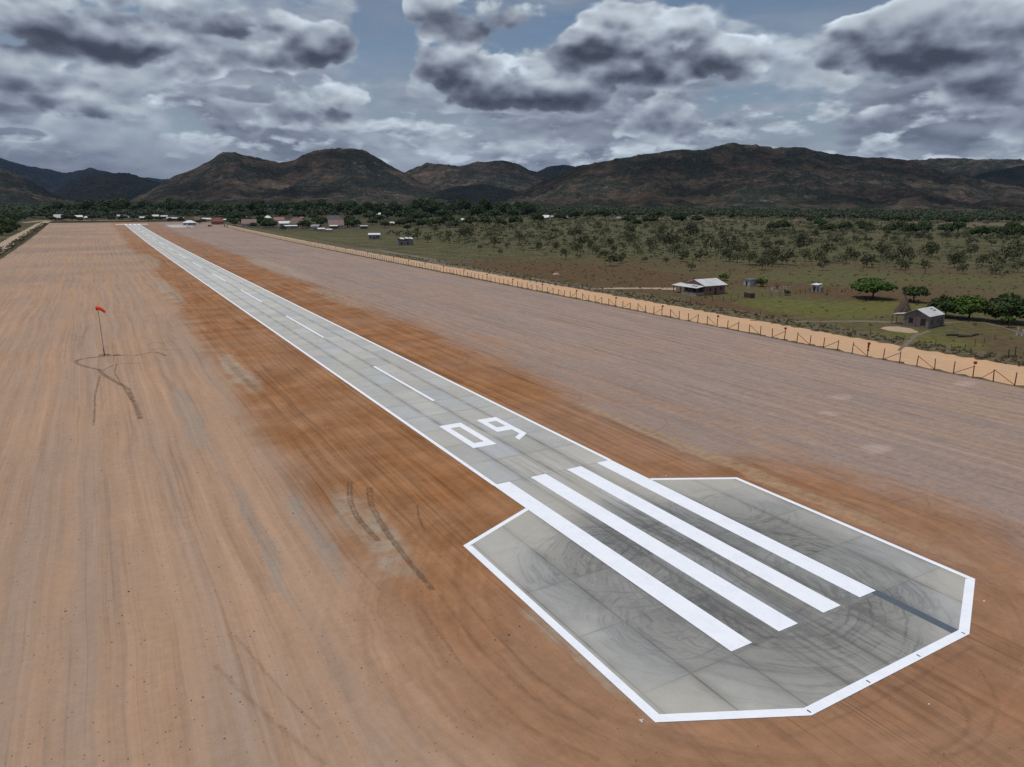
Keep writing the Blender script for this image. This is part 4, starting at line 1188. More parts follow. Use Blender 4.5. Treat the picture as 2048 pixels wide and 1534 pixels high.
# ------------------------------------------------------------------ wind sock
M_sock = flat('orange_red_sock_cloth', (0.80, 0.075, 0.022), 0.12, 2.0, 0.8)
wp = at(209, 710)
ws = tag(empty('windsock', wp), 'tall thin pole with a drooping orange red windsock on the bare field', 'windsock')
PH = 9.2
m = MB(); m.tube([(0, 0, -0.3), (0, 0, 1.3), (0, 0, 1.32), (0, 0, PH)], [0.095, 0.09, 0.05, 0.035], 8); m.build('pole', flat('grey_brown_pole', (0.10, 0.075, 0.065), 0.2, 2.0), ws)
m = MB(); m.tube([(0, 0, -0.1), (0, 0, 0.05)], 0.35, 10); m.box(-0.9, -0.07, 0.0, 0.9, 0.07, 0.10); m.box(-0.07, -0.9, 0.0, 0.07, -0.36, 0.10); m.box(-0.07, 0.36, 0.0, 0.07, 0.9, 0.10); m.build('base', M_postd, ws)
dr = Vector((math.cos(YAW), -math.sin(YAW), 0))
m = MB(); N = 12; path = []
for k in range(8):
    f = k / 7.0
    path.append((Vector((0, 0, PH - 0.28)) + dr * (-0.18 + 1.62 * (1 - (1 - f) ** 1.35) * 0.86) + Vector((0, 0, -1.08 * max(0, f - 0.22) ** 1.15)), 0.40 - 0.20 * f))
m.tube([p[0] for p in path], [p[1] for p in path], N, False)
sock = m.build('sock', M_sock, ws, True)
m = MB()
ringp = [path[0][0] + Vector((0, 0, 1)) * (0.42 * math.cos(t)) + Vector((dr.y, -dr.x, 0)) * (0.42 * math.sin(t)) for t in [2 * math.pi * j / 16 for j in range(17)]]
m.tube(ringp, 0.03, 6); m.build('hoop', M_steel, ws)

# ------------------------------------------------------------------ buildings
M_tin = flat('galvanised_tin', (0.43, 0.435, 0.44), 0.16, 0.6, 0.45, 0.5)
M_white = flat('white_roof_sheet', (0.66, 0.66, 0.65), 0.14, 0.5, 0.5, 0.4)
M_redroof = flat('red_roof_sheet', (0.235, 0.058, 0.050), 0.2, 0.4)
M_pinkroof = flat('faded_pink_roof', (0.25, 0.165, 0.148), 0.2, 0.4)
M_rosy = flat('rose_roof', (0.33, 0.150, 0.145), 0.2, 0.4)
M_greyroof = flat('weathered_grey_roof', (0.30, 0.285, 0.29), 0.2, 0.4)
M_darkroof = flat('dark_grey_roof', (0.115, 0.105, 0.115), 0.2, 0.4)
M_brick = flat('red_brown_brick', (0.235, 0.135, 0.112), 0.22, 1.2)
M_cream = flat('cream_wall', (0.42, 0.36, 0.31), 0.15, 0.5)
M_plaster = flat('pale_grey_plaster', (0.36, 0.34, 0.34), 0.15, 0.5)
M_block = flat('grey_block_wall', (0.27, 0.245, 0.23), 0.2, 0.8)
M_dwood = flat('dark_plank', (0.105, 0.075, 0.068), 0.3, 1.2)
M_green = flat('pale_green_wall', (0.26, 0.32, 0.29), 0.15, 0.5)
M_glass = flat('dark_window', (0.018, 0.018, 0.022), 0.1, 1.0, 0.2, 0.5)
M_door = flat('dark_door', (0.06, 0.036, 0.030), 0.2, 1.0)
M_purple = flat('grey_purple_wall', (0.22, 0.19, 0.21), 0.2, 0.8)


def plank_mat(g):
    x, y, z = g.sep(g.obj)
    n = g.white(g.vec(g.math('FLOOR', (x + y * 1.03) / 0.22), 1.0, 2.0)); s = g.noise(g.vec(x * 6, y * 6, z * 0.6), 1.0, 4, 0.6)
    gap = g.step(g.math('ABSOLUTE', g.math('FRACT', (x + y * 1.03) / 0.22) - 0.5), 0.40, 0.5)
    c = g.mix(n, (0.170, 0.135, 0.122), (0.260, 0.230, 0.218))
    return g.scale(c, (0.7 + s * 0.6) * (1.0 - gap * 0.5))


M_plank = material('weathered_planks', plank_mat, 0.9, 0.15)


def tin_mat(g):
    x, y, z = g.sep(g.obj)
    w = g.math('SINE', x * 26.0); n = g.noise(g.obj, 0.5, 4, 0.6); sh = g.white(g.vec(g.math('FLOOR', x / 0.9), g.math('FLOOR', y / 2.4), 0.0))
    c = g.scale(g.mix(n, (0.50, 0.51, 0.515), (0.60, 0.60, 0.58)), 0.86 + sh * 0.22)
    return c, (w, 0.4, 0.02)


M_corr = material('corrugated_tin', tin_mat, 0.5, 0.5)


def building(name, p, yaw, w, d, eave, rise, roof, rmat, wmat, label, cat='house', nwin=2, over=0.45, door=True, group=None, wallless=False):
    """Front wall at local y=0 facing local -y; x along the front."""
    root = tag(empty(name, p, yaw), label, cat, group)
    m = MB(); hw = w / 2
    if wallless:
        for sx in (-1, 0, 1):
            for sy in (0.25, d - 0.25):
                q = MB(); q.box(sx * (hw - 0.25) - 0.1, sy - 0.1, -0.2, sx * (hw - 0.25) + 0.1, sy + 0.1, eave); q.build('post', wmat, root)
    else:
        top = eave
        i = 0
        m.v += [(-hw, 0, -0.3), (hw, 0, -0.3), (hw, d, -0.3), (-hw, d, -0.3), (-hw, 0, top), (hw, 0, top), (hw, d, top), (-hw, d, top)]
        m.f += [(0, 1, 5, 4), (1, 2, 6, 5), (2, 3, 7, 6), (3, 0, 4, 7), (4, 5, 6, 7), (0, 3, 2, 1)]
        if roof == 'gable':
            m.v += [(-hw, d / 2, top + rise), (hw, d / 2, top + rise)]
            m.f += [(3, 0, 4, 8, 7)[1:], (1, 2, 6, 9, 5)] if False else [(4, 8, 7), (5, 6, 9)]
        m.build('wall', wmat, root)
    r = MB(); o = over; t = 0.09; e = eave - (o * rise / (d / 2) if roof in ('gable',) else 0.0) + t
    if roof == 'gable':
        r.slab([(-hw - o, -o, e), (hw + o, -o, e), (hw + o, d / 2, eave + rise + t), (-hw - o, d / 2, eave + rise + t)], t)
        r.slab([(hw + o, d + o, e), (-hw - o, d + o, e), (-hw - o, d / 2, eave + rise + t), (hw + o, d / 2, eave + rise + t)], t)
    elif roof == 'hip':
        k = min(d / 2, hw * 0.8); z1 = eave + rise + t; z0 = eave + t - 0.05
        A, B, C_, D_ = (-hw - o, -o, z0), (hw + o, -o, z0), (hw + o, d + o, z0), (-hw - o, d + o, z0); E, F = (-hw + k, d / 2, z1), (hw - k, d / 2, z1)
        r.slab([A, B, F, E], t); r.slab([C_, D_, E, F], t); r.slab([B, C_, F], t); r.slab([D_, A, E], t)
    elif roof == 'arch':
        n = 8; prev = None
        for j in range(n):
            a0, a1 = math.pi * j / n, math.pi * (j + 1) / n
            c0, c1 = (d / 2 - (d / 2 + o) * math.cos(a0), eave + rise * math.sin(a0) + t), (d / 2 - (d / 2 + o) * math.cos(a1), eave + rise * math.sin(a1) + t)
            r.slab([(-hw - o, c0[0], c0[1]), (hw + o, c0[0], c0[1]), (hw + o, c1[0], c1[1]), (-hw - o, c1[0], c1[1])], t)
    else:                                      # lean-to, falling to the front
        r.slab([(-hw - o, -o, eave + t), (hw + o, -o, eave + t), (hw + o, d + o, eave + rise + t), (-hw - o, d + o, eave + rise + t)], t)
    r.build('roof', rmat, root)
    if not wallless:
        if door:
            q = MB(); q.box(-0.45, -0.05, 0, 0.45, 0.02, min(2.0, eave * 0.8)); q.build('door', M_door, root)
        for k in range(nwin):
            xw = -hw + w * (k + 0.5) / nwin
            if abs(xw) < 0.9 and door: xw += 1.6
            if abs(xw) > hw - 0.6: continue
            q = MB(); q.box(xw - 0.5, -0.04, eave * 0.38, xw + 0.5, 0.02, eave * 0.38 + min(1.1, eave * 0.4)); q.build('window', M_glass, root)
    return root


def face(p): return math.atan2(p.y, p.x) - math.pi / 2          # turn the front to the airstrip's near end


# (x0, x1, y_top, y_foot, roof, roof paint, wall paint, turn, windows, name, label)
HOUSES = [
    (109, 127, 429, 440.5, 'gable', M_tin, M_purple, 0.0, 3, 'house', 'long grey walled house with pale roof at the corner of the far end fence'),
    (128, 136, 429.5, 437, 'gable', M_greyroof, M_dwood, 0.2, 1, 'hut', 'little grey roofed hut right behind the long grey walled house'),
    (151, 166, 430.5, 439, 'gable', M_white, M_dwood, 0.1, 2, 'house', 'dark house with white roof left of the white pyramid roofed pavilion'),
    (168.5, 178, 432.5, 439.5, 'hip', M_white, M_plaster, 0.1, 1, 'pavilion', 'small pavilion under a white pyramid roof beyond the end fence'),
    (235, 241, 429.5, 437, 'gable', M_white, M_dwood, 0.3, 1, 'hut', 'tiny white roofed hut straight beyond the runway end'),
    (248, 258, 429.5, 436, 'gable', M_greyroof, M_dwood, -0.1, 1, 'hut', 'hut with long greenish grey roof beyond the runway end'),
    (257, 264, 432, 438.5, 'gable', M_greyroof, M_plaster, 0.2, 1, 'hut', 'low dull roofed hut in front of the greenish grey roof'),
    (280, 292, 433, 440, 'gable', M_tin, M_dwood, 0.05, 2, 'house', 'dark house with a blue grey tin roof by the end fence'),
    (306, 319, 429.5, 437, 'gable', M_white, M_dwood, 0.3, 2, 'house', 'house with bright broken white roof under the trees beyond the end fence'),
    (322, 336, 430.5, 437, 'gable', M_tin, M_dwood, 0.0, 2, 'house', 'house with pale straight ridge beside the bright broken white roof'),
    (333, 352, 434.5, 441, 'gable', M_tin, M_dwood, -0.1, 3, 'house', 'long low house under a pale tin roof nearest the white shelter'),
    (352, 369, 434.8, 441, 'gable', M_tin, M_dwood, 0.12, 3, 'house', 'second long low tin roofed house touching the white shelter edge'),
    (389.5, 401, 433.5, 445, 'gable', M_pinkroof, M_brick, 0.1, 2, 'house', 'tall narrow dark red walled house with pink roof behind the white shelter'),
    (406, 416, 435.5, 443.5, 'shed', M_white, M_dwood, 0.5, 0, 'shed', 'open shed under a slanting white roof next to the big red roof'),
    (413, 424, 435.7, 445.5, 'shed', M_white, M_dwood, 0.3, 0, 'shed', 'front shed with tilted white roof touching the big red roof'),
    (422, 448, 435.7, 449, 'hip', M_redroof, M_brick, -0.15, 4, 'hall', 'big hall under a dark red hipped roof at the end of the fence'),
    (446, 452, 437.5, 445, 'shed', M_white, M_plaster, -0.4, 0, 'shed', 'small white tilted roof shed against the big red hall'),
    (489, 497, 433.5, 441, 'gable', M_white, M_dwood, -0.2, 1, 'hut', 'white roofed hut behind the faded pink roofed house'),
    (482, 514, 438.5, 453.5, 'gable', M_pinkroof, M_cream, -0.15, 4, 'house', 'wide cream house with faded pink roof near the fence bend'),
    (499, 512, 445.3, 452.5, 'shed', M_white, M_dwood, -0.1, 0, 'lean_to', 'white lean-to in front of the cream house with the pink roof'),
    (528, 544, 431.5, 441, 'hip', M_white, M_cream, 0.0, 2, 'house', 'house under a brilliant white hipped roof behind the round mango tree'),
    (548, 570, 434.5, 446, 'gable', M_rosy, M_plaster, 0.0, 3, 'house', 'house with bright rose red roof right of the brilliant white roof'),
    (558, 585, 442.2, 453, 'gable', M_white, M_plaster, 0.25, 3, 'house', 'white gabled house in front of the large pink hip roof'),
    (579, 615, 435.2, 454, 'hip', M_pinkroof, M_cream, 0.2, 4, 'house', 'largest pink hipped roof house in the village centre'),
    (600, 608, 433.6, 440, 'gable', M_rosy, M_dwood, 0.2, 1, 'hut', 'small rose ridge roof showing just above the largest pink roof'),
    (570, 597, 450, 457, 'shed', M_white, M_block, 0.15, 3, 'lean_to', 'low open lean-to with long white roof facing the green field'),
    (620, 640, 449.5, 461, 'arch', M_greyroof, M_plaster, -0.5, 1, 'hut', 'round backed blue grey tin hut with white front'),
    (636, 652, 455.5, 464, 'shed', M_white, M_dwood, 0.2, 0, 'shelter', 'bright white slanted shelter roof on dark posts in the green field'),
    (651, 664, 457.5, 464, 'shed', M_white, M_dwood, -0.2, 0, 'shelter', 'smaller flat white shelter beside the bright slanted one'),
    (640, 656, 433.5, 444, 'gable', M_redroof, M_cream, 0.3, 2, 'house', 'house with brick red roof left of the dark hipped roof'),
    (648, 688, 431.5, 446, 'hip', M_darkroof, M_block, 0.05, 4, 'hall', 'wide hall with dark grey hipped roof at the back of the village'),
    (656, 690, 440, 457, 'gable', M_pinkroof, M_cream, 0.05, 4, 'house', 'wide house with pale rosy tin roof in front of the dark hipped hall'),
    (659, 676, 450, 457.5, 'shed', M_white, M_dwood, 0.0, 2, 'lean_to', 'bright white straight porch roof in front of the rosy tin roof'),
    (690, 697, 436.5, 444, 'gable', M_white, M_dwood, -0.3, 1, 'hut', 'tiny white roof peeping out beside the dark hipped hall'),
    (753, 761.5, 425.5, 433, 'gable', M_white, M_dwood, -0.3, 1, 'hut', 'white roofed hut deep among dark trees behind the flat shed'),
    (806, 814, 423.5, 431, 'gable', M_greyroof, M_dwood, 0.2, 1, 'hut', 'dull grey roofed hut highest among the dark trees'),
    (824, 832.5, 432.8, 440, 'gable', M_white, M_dwood, -0.4, 1, 'hut', 'white tilted roof hut in the trees behind the half built house'),
    (901, 907, 432.5, 439, 'gable', M_white, M_dwood, 0.3, 1, 'hut', 'tiny bright roof dot in the trees left of the low white roof'),
    (922, 935, 437, 444, 'gable', M_white, M_dwood, 0.1, 2, 'house', 'house with low white roof at the wood edge'),
    (978, 988, 426, 434, 'hip', M_greyroof, M_plaster, 0.1, 1, 'hut', 'pale hip roofed hut at the top of the wooded rise'),
    (720, 736, 450.5, 457.5, 'shed', M_tin, M_dwood, 0.0, 2, 'shed', 'long pale roofed shed behind the flat roofed grey shed'),
    (779, 791, 443.8, 451, 'gable', M_white, M_dwood, -0.2, 1, 'hut', 'hut with white sloping roof among bushes behind the flat roofed shed'),
    (736, 762, 466, 478.5, 'shed', M_white, M_block, 0.0, 3, 'shed', 'flat white roofed shed with grey block walls on the green field'),
    (1080, 1099, 430.3, 440, 'gable', M_white, M_green, -0.05, 3, 'house', 'pale green walled house with white roof at the forest edge'),
    (1101, 1107, 431.5, 437, 'shed', M_white, M_green, 0.1, 0, 'shed', 'little white shed attached beside the pale green house'),
    (1124, 1137, 432.5, 438.5, 'hip', M_white, M_dwood, -0.1, 1, 'hut', 'low white hip roofed hut right of the pale green house'),
    (1233, 1242, 433.5, 441, 'gable', M_greyroof, M_plaster, 0.2, 1, 'hut', 'grey hut beside the dark tree clump at the forest edge'),
    (1252, 1262, 436.5, 442, 'gable', M_white, M_dwood, 0.0, 1, 'hut', 'white roofed hut under the dark tree clump at the forest edge'),
]
for (x0, x1, yt, yb, roof, rm, wm, turn, nw, nm, lab) in HOUSES:
    p = at((x0 + x1) / 2, yb); mpp = pxm(p)
    w = max((x1 - x0) * mpp, 3.0); hh = (yb - yt) * mpp
    d = min(max(w * 0.6, 3.0), 9.0)
    hh = max(hh - d * 0.02, 2.4)
    eave = max(min(hh * 0.62, 3.4), 1.9); rise = max(hh - eave, 0.5)
    if roof == 'shed': eave = hh * 0.72; rise = hh * 0.22
    building(nm, p, face(p) + turn, w * 0.88, d, eave, rise, roof, rm, wm, lab, 'house' if nm in ('house',) else nm.replace('_', '-'), nw, 0.3, roof != 'shed' or nw > 1, None, nw == 0 and nm != 'hut')

# long pale wall in the trees
p = at(896, 452); w_ = MB(); w_.box(-14, 0, -0.2, 14, 0.2, 1.5)
o = w_.build('garden_wall', M_cream, None, False, p); o.rotation_euler = (0, 0, face(p)); tag(o, 'long low pale wall across a clearing in the trees', 'wall')

# half built house with broken white roof sheets
p = at(812, 491); hb = tag(empty('unfinished_house', p, face(p) + 0.15), 'half built dark plank house with broken white roof sheets', 'house')
s_ = pxm(p); W_ = 30 * s_
m = MB(); m.box(-W_ / 2, 0, -0.2, W_ / 2 * 0.5, 0.2, 3.0); m.box(W_ / 2 * 0.5, 0.05, -0.2, W_ / 2, 0.25, 4.2); m.box(-W_ / 2, 0.2, -0.2, -W_ / 2 + 0.2, 7, 3.2); m.box(W_ / 2 - 0.2, 0.25, -0.2, W_ / 2, 7, 4.2); m.box(-W_ / 2 + 0.2, 6.8, -0.2, W_ / 2 - 0.2, 7, 4.2); m.build('wall', M_purple, hb)
for (xa, xb, ya, yb_, za, zb) in ((-W_ * 0.36, -W_ * 0.08, 1.0, 4.5, 4.4, 4.9), (0.0, W_ * 0.24, 2.0, 5.5, 4.6, 5.0), (W_ * 0.27, W_ * 0.52, 1.2, 5.0, 4.5, 4.9)):
    m = MB(); m.slab([(xa, ya, za), (xb, ya, za - 0.3), (xb, yb_, zb), (xa, yb_, zb + 0.2)], 0.06); m.build('roof_sheet', M_white, hb)
for k in range(4):
    m = MB(); m.box(-W_ * 0.4 + k * W_ * 0.26, 3.0, 2.8, -W_ * 0.4 + k * W_ * 0.26 + 0.15, 3.15, 4.5); m.build('post', M_dwood, hb)
for k in range(2):
    m = MB(); m.box(-W_ * 0.36 + k * 4.2, -0.04, 0.7, -W_ * 0.36 + k * 4.2 + 1.3, 0.02, 2.0); m.build('window', M_glass, hb)

# ------------------------------------------------------------------ porch house with galvanised roof
ph = tag(empty('porch_house', (162.6, 163.0, 0)), 'brown brick house with galvanised roof and a low walled open porch', 'house')
LW, DW, EV, RS = 8.7, 9.0, 2.95, 1.5           # along x, along y
m = MB()
m.v += [(0, 0, -0.2), (LW, 0, -0.2), (LW, DW, -0.2), (0, DW, -0.2), (0, 0, EV), (LW, 0, EV), (LW, DW, EV), (0, DW, EV), (0, DW / 2, EV + RS), (LW, DW / 2, EV + RS)]
m.f += [(0, 1, 5, 4), (1, 2, 6, 9, 5), (2, 3, 7, 6), (3, 0, 4, 8, 7), (0, 3, 2, 1)]
m.build('wall', M_brick, ph)
t = 0.07; ov = 0.55; e = EV - ov * RS / (DW / 2) + t + 0.02
r = MB()
r.slab([(-0.35, -ov, e), (LW + 0.6, -ov, e), (LW + 0.6, DW / 2, EV + RS + t + 0.02), (-0.35, DW / 2, EV + RS + t + 0.02)], t)
r.slab([(LW + 0.6, DW + ov, e), (-0.35, DW + ov, e), (-0.35, DW / 2, EV + RS + t + 0.02), (LW + 0.6, DW / 2, EV + RS + t + 0.02)], t)
roofo = r.build('roof', M_corr, ph)
for xw, zw, ww, hw2 in ((2.1, 1.15, 0.6, 1.0), (6.6, 1.15, 0.85, 1.1)):
    q = MB(); q.box(xw, -0.03, zw, xw + ww, 0.02, zw + hw2); wo = q.build('window', M_glass, ph)
    q = MB(); q.box(xw - 0.08, -0.06, zw - 0.09, xw + ww + 0.08, 0.01, zw - 0.002); q.build('sill', M_cream, wo)
q = MB(); q.box(4.2, -0.03, 0, 5.05, 0.02, 2.05); q.build('door', M_door, ph)
q = MB(); q.box(-0.03, 4.0, 0, 0.02, 4.9, 2.05); q.build('door', M_door, ph)
for ky in (1.0, 7.0):
    q = MB(); q.box(-0.03, ky, 1.0, 0.02, ky + 1.2, 2.1); q.build('window', M_glass, ph)
# porch on the gable side
PX, PY0, PY1 = -3.3, 0.0, 10.6
q = MB(); q.slab([(PX - 0.35, PY0 - 0.3, 2.42), (0.25, PY0 - 0.3, 2.98), (0.25 - 0.26, PY1 + 0.5, 2.98), (PX - 0.35, PY1 + 0.5, 2.42)], 0.06)
pr_ = q.build('porch_roof', M_corr, ph)
q = MB(); q.slab([(-2.3, 1.5, 2.715), (-1.2, 1.5, 2.881), (-1.2, 2.2, 2.881), (-2.3, 2.2, 2.715)], 0.02); q.slab([(-2.3, 2.9, 2.715), (-1.2, 2.9, 2.881), (-1.2, 3.6, 2.881), (-2.3, 3.6, 2.715)], 0.02); q.build('dark_patch', M_darkroof, pr_)
for yk in (0.12, 3.6, 7.2, PY1 - 0.12):
    q = MB(); q.box(PX, yk - 0.09, -0.2, PX + 0.18, yk + 0.09, 2.42); q.build('porch_post', M_dwood, ph)
q = MB(); q.box(PX + 0.005, PY0, -0.2, PX + 0.155, 6.9, 0.95); q.box(PX + 0.155, PY0 + 0.01, -0.2, -0.01, PY0 + 0.16, 0.95); q.build('parapet', M_block, ph)
q = MB(); q.box(PX - 0.9, PY0 - 0.25, -0.25, PX, PY1, 0.03); q.build('porch_step', M_path, ph)
q = MB(); q.box(-2.2, 2.6, 0.0, -0.6, 3.3, 0.75); q.build('bench', M_dwood, ph)

# ------------------------------------------------------------------ plank house
c0, c1 = Vector((93.0, 0)), None
pE = Vector((163.3, 93.0, 0)); dirS = (Vector((171.4, 93.9, 0)) - pE).normalized(); rotE = math.atan2(dirS.y, dirS.x)
ph2 = tag(empty('plank_house', pE, rotE), 'grey weathered plank house with tin roof and a small side porch', 'house')
LW, DW, EV, RS = 7.9, 5.6, 2.75, 1.35
m = MB()
m.v += [(0, 0, -0.2), (LW, 0, -0.2), (LW, DW, -0.2), (0, DW, -0.2), (0, 0, EV), (LW, 0, EV), (LW, DW, EV), (0, DW, EV), (0, DW / 2, EV + RS), (LW, DW / 2, EV + RS)]
m.f += [(0, 1, 5, 4), (1, 2, 6, 9, 5), (2, 3, 7, 6), (3, 0, 4, 8, 7), (0, 3, 2, 1)]
m.build('wall', M_plank, ph2)
t = 0.06; ov = 0.25; e = EV - ov * RS / (DW / 2) + t + 0.02
r = MB()
r.slab([(-0.3, -ov, e), (LW - 0.6, -ov, e), (LW - 0.6, DW / 2, EV + RS + t + 0.02), (-0.3, DW / 2, EV + RS + t + 0.02)], t)
r.slab([(LW - 0.6, DW + ov, e), (-0.3, DW + ov, e), (-0.3, DW / 2, EV + RS + t + 0.02), (LW - 0.6, DW / 2, EV + RS + t + 0.02)], t)
ro = r.build('roof', M_corr, ph2)
q = MB(); sl = RS / (DW / 2); zt = lambda yy: EV + yy * sl + t + 0.03
q.slab([(5.0, 1.3, zt(1.3)), (6.3, 1.3, zt(1.3)), (6.3, 1.75, zt(1.75)), (5.0, 1.75, zt(1.75))], 0.02); q.slab([(4.8, 1.95, zt(1.95)), (6.0, 1.95, zt(1.95)), (6.0, 2.3, zt(2.3)), (4.8, 2.3, zt(2.3))], 0.02); q.build('dark_patch', M_darkroof, ro)
for ya, za, wy, hz in ((3.5, 0.85, 0.9, 1.1), (0.75, 0.55, 1.0, 1.5)):
    q = MB(); q.box(-0.03, ya, za, 0.02, ya + wy, za + hz); wo = q.build('window', M_glass, ph2)
    q = MB(); q.box(-0.05, ya - 0.08, za - 0.08, -0.001, ya - 0.001, za + hz + 0.08); q.box(-0.05, ya + wy + 0.001, za - 0.08, -0.001, ya + wy + 0.08, za + hz + 0.08); q.build('frame', M_dwood, wo)
q = MB(); q.box(-0.06, DW / 2 - 0.09, 0, 0.0 - 0.001, DW / 2 + 0.09, EV + RS - 0.05); q.build('corner_post', M_dwood, ph2)
for xk in (1.2, 4.3):
    q = MB(); q.box(xk, -0.04, 0.8, xk + 0.9, 0.01, 1.9); q.build('shutter', M_dwood, ph2)
q = MB(); q.box(5.9, -0.04, 0, 6.8, 0.01, 2.0); q.build('door', M_dwood, ph2)
q = MB(); q.slab([(0.0, DW + 0.15, EV + 0.05), (2.6, DW + 0.15, EV + 0.05), (2.6, DW + 2.9, 2.35), (0.0, DW + 2.9, 2.35)], 0.06); q.build('porch_roof', M_corr, ph2)
for xk in (0.2, 2.4):
    q = MB(); q.box(xk - 0.06, DW + 2.7, -0.2, xk + 0.06, DW + 2.82, 2.33); q.build('porch_post', M_dwood, ph2)
q = MB(); q.box(0.1, DW + 0.01, -0.2, 2.5, DW + 2.85, 0.12); q.build('porch_floor', M_dwood, ph2)

# thatched cone behind it
M_thatch = flat('brown_thatch', (0.105, 0.072, 0.056), 0.45, 1.6, 0.95)
pc = at(1806, 629); tc_ = tag(empty('thatched_shelter', pc), 'tall conical brown thatched shelter behind the plank house porch', 'shelter')
m = MB(); NN = 22; rr_ = random.Random(7)
for j, (rad, zz) in enumerate(((2.35, 0.0), (1.75, 1.5), (1.1, 2.9), (0.5, 4.0), (0.12, 4.7))):
    for k in range(NN):
        a = 2 * math.pi * k / NN; q_ = rad * rr_.uniform(0.9, 1.12); m.v.append((q_ * math.cos(a), q_ * math.sin(a), zz + rr_.uniform(-.08, .08)))
for j in range(4):
    for k in range(NN): m.f.append((j * NN + k, j * NN + (k + 1) % NN, (j + 1) * NN + (k + 1) % NN, (j + 1) * NN + k))
m.f.append(tuple(range(4 * NN, 5 * NN))); m.build('thatch', M_thatch, tc_)
for k in range(7):
    a = k * 0.9 + 0.2; m = MB(); m.tube([(2.5 * math.cos(a), 2.5 * math.sin(a), -0.1), (-0.25 * math.cos(a), -0.25 * math.sin(a), 5.1)], 0.05, 5); m.build('pole', M_dwood, tc_)

# small sheds
p = at(1493, 571.5); sh = building('tin_shed', p, face(p) - 0.9, 3.4, 2.6, 2.1, 0.25, 'shed', M_darkroof, M_tin, 'small tin walled shed with dark roof behind the porch house yard', 'shed', 1, 0.2)
p = at(1494, 595.5); wt_ = tag(empty('lumber_stack', p, face(p) - 0.95), 'square stack of dark boards on the yard fence line', 'board stack')
m = MB()
for k in range(12): m.box(-1.7 + 0.02 * (k % 3), 0.03 * (k % 2), 0.13 * k, 1.7 - 0.03 * (k % 4), 1.5, 0.13 * k + 0.12)
m.build('boards', M_dwood, wt_)
m = MB()
for k in (-1, 1): m.box(k * 1.2 - 0.08, 0.1, -0.12, k * 1.2 + 0.08, 1.4, 0.0)
m.build('bearers', M_dwood, wt_)
p = at(1628, 583.5); sh = building('outhouse', p, face(p) - 0.7, 2.0, 1.8, 2.2, 0.3, 'shed', M_white, M_tin, 'narrow outhouse of tin sheets with bright white roof at the paddock corner', 'outhouse', 0, 0.35)
m = MB(); m.box(1.02, 0.2, -0.1, 2.3, 1.6, 1.7); m.build('side_bin', M_block, sh)

# heap of sand, logs, stumps, rubble
pm_ = at(1800, 660); m = MB(); NN = 20
for rad, zz in ((4.0, -0.05), (3.4, 0.18), (2.3, 0.42), (0.9, 0.55)):
    for k in range(NN):
        a = 2 * math.pi * k / NN; q_ = rad * rr_.uniform(0.88, 1.1); m.v.append((q_ * math.cos(a) * 0.8, q_ * math.sin(a) * 1.05, zz + rr_.uniform(-.03, .05)))
for j in range(3):
    for k in range(NN): m.f.append((j * NN + k, j * NN + (k + 1) % NN, (j + 1) * NN + (k + 1) % NN, (j + 1) * NN + k))
m.f.append(tuple(range(3 * NN, 4 * NN)))
tag(m.build('sand_heap', M_sand2, None, True, pm_), 'low flat heap of pale orange sand before the plank house', 'sand heap')
M_log = flat('burnt_log', (0.045, 0.038, 0.034), 0.4, 2.0)
for i, (bx, by, ln, an, lab) in enumerate(((1905, 671, 3.2, 0.3, 'pale ended log at the near end of the fallen logs on the grass'), (1916, 672, 2.6, -0.2, 'dark log in the middle of the fallen logs'), (1930, 674, 3.4, 0.15, 'long charred log at the dark end of the fallen logs'), (1951, 671, 2.8, 0.6, 'log lying apart from the fallen log row'))):
    q = MB(); q.tube([(-ln / 2, 0, 0.2), (0, 0.08, 0.24), (ln / 2, -0.05, 0.2)], [0.22, 0.2, 0.15], 7)
    o = q.build('fallen_log', M_log, None, False, at(bx, by)); o.rotation_euler = (0, 0, an - YAW); tag(o, lab, 'log')
M_stump = flat('bleached_wood', (0.34, 0.31, 0.28), 0.25, 2.0)
for bx, by, hh, lab in ((2034, 671, 2.0, 'taller bleached dead stump near the young tree'), (2044, 672, 1.5, 'shorter bleached dead stump near the young tree')):
    q = MB(); q.tube([(0, 0, -0.1), (0.1, 0, hh * 0.5), (0.35, 0.1, hh)], [0.32, 0.2, 0.06], 7); q.tube([(0.1, 0, hh * 0.5), (-0.3, 0.1, hh * 0.8)], [0.12, 0.04], 5)
    tag(q.build('dead_stump', M_stump, None, False, at(bx, by)), lab, 'stump')
rv = random.Random(9)
q = MB()
for k in range(60):
    c = at(1545 + rv.uniform(-2, 40), 576 + rv.uniform(-2, 8)); s = rv.uniform(0.1, 0.32)
    q.box(c.x - s, c.y - s * 0.8, -0.05, c.x + s, c.y + s * 0.7, s * rv.uniform(0.5, 1.2))
tag(q.build('rubble', M_stump), kind='stuff')
q = MB()
for k in range(9):
    a = k * 0.7; q.tube([(0, 0, 0), (1.3 * math.cos(a) * 0.6, 1.3 * math.sin(a) * 0.6, 0.9 + 0.5 * (k % 3)), (1.6 * math.cos(a), 1.6 * math.sin(a), 1.3 + 0.6 * (k % 3))], [0.06, 0.04, 0.015], 4)
tag(q.build('dead_bush', M_log, None, False, at(1554, 577)), 'bare branched dead bush among the yard rubble', 'dead bush')
o = MB(); NN = 12
for rad, zz in ((1.0, -0.05), (0.85, 0.35), (0.45, 0.62)):
    for k in range(NN):
        a = 2 * math.pi * k / NN; q_ = rad * rr_.uniform(0.85, 1.15); o.v.append((q_ * 1.6 * math.cos(a), q_ * math.sin(a), zz))
for j in range(2):
    for k in range(NN): o.f.append((j * NN + k, j * NN + (k + 1) % NN, (j + 1) * NN + (k + 1) % NN, (j + 1) * NN + k))
o.f.append(tuple(range(2 * NN, 3 * NN)))
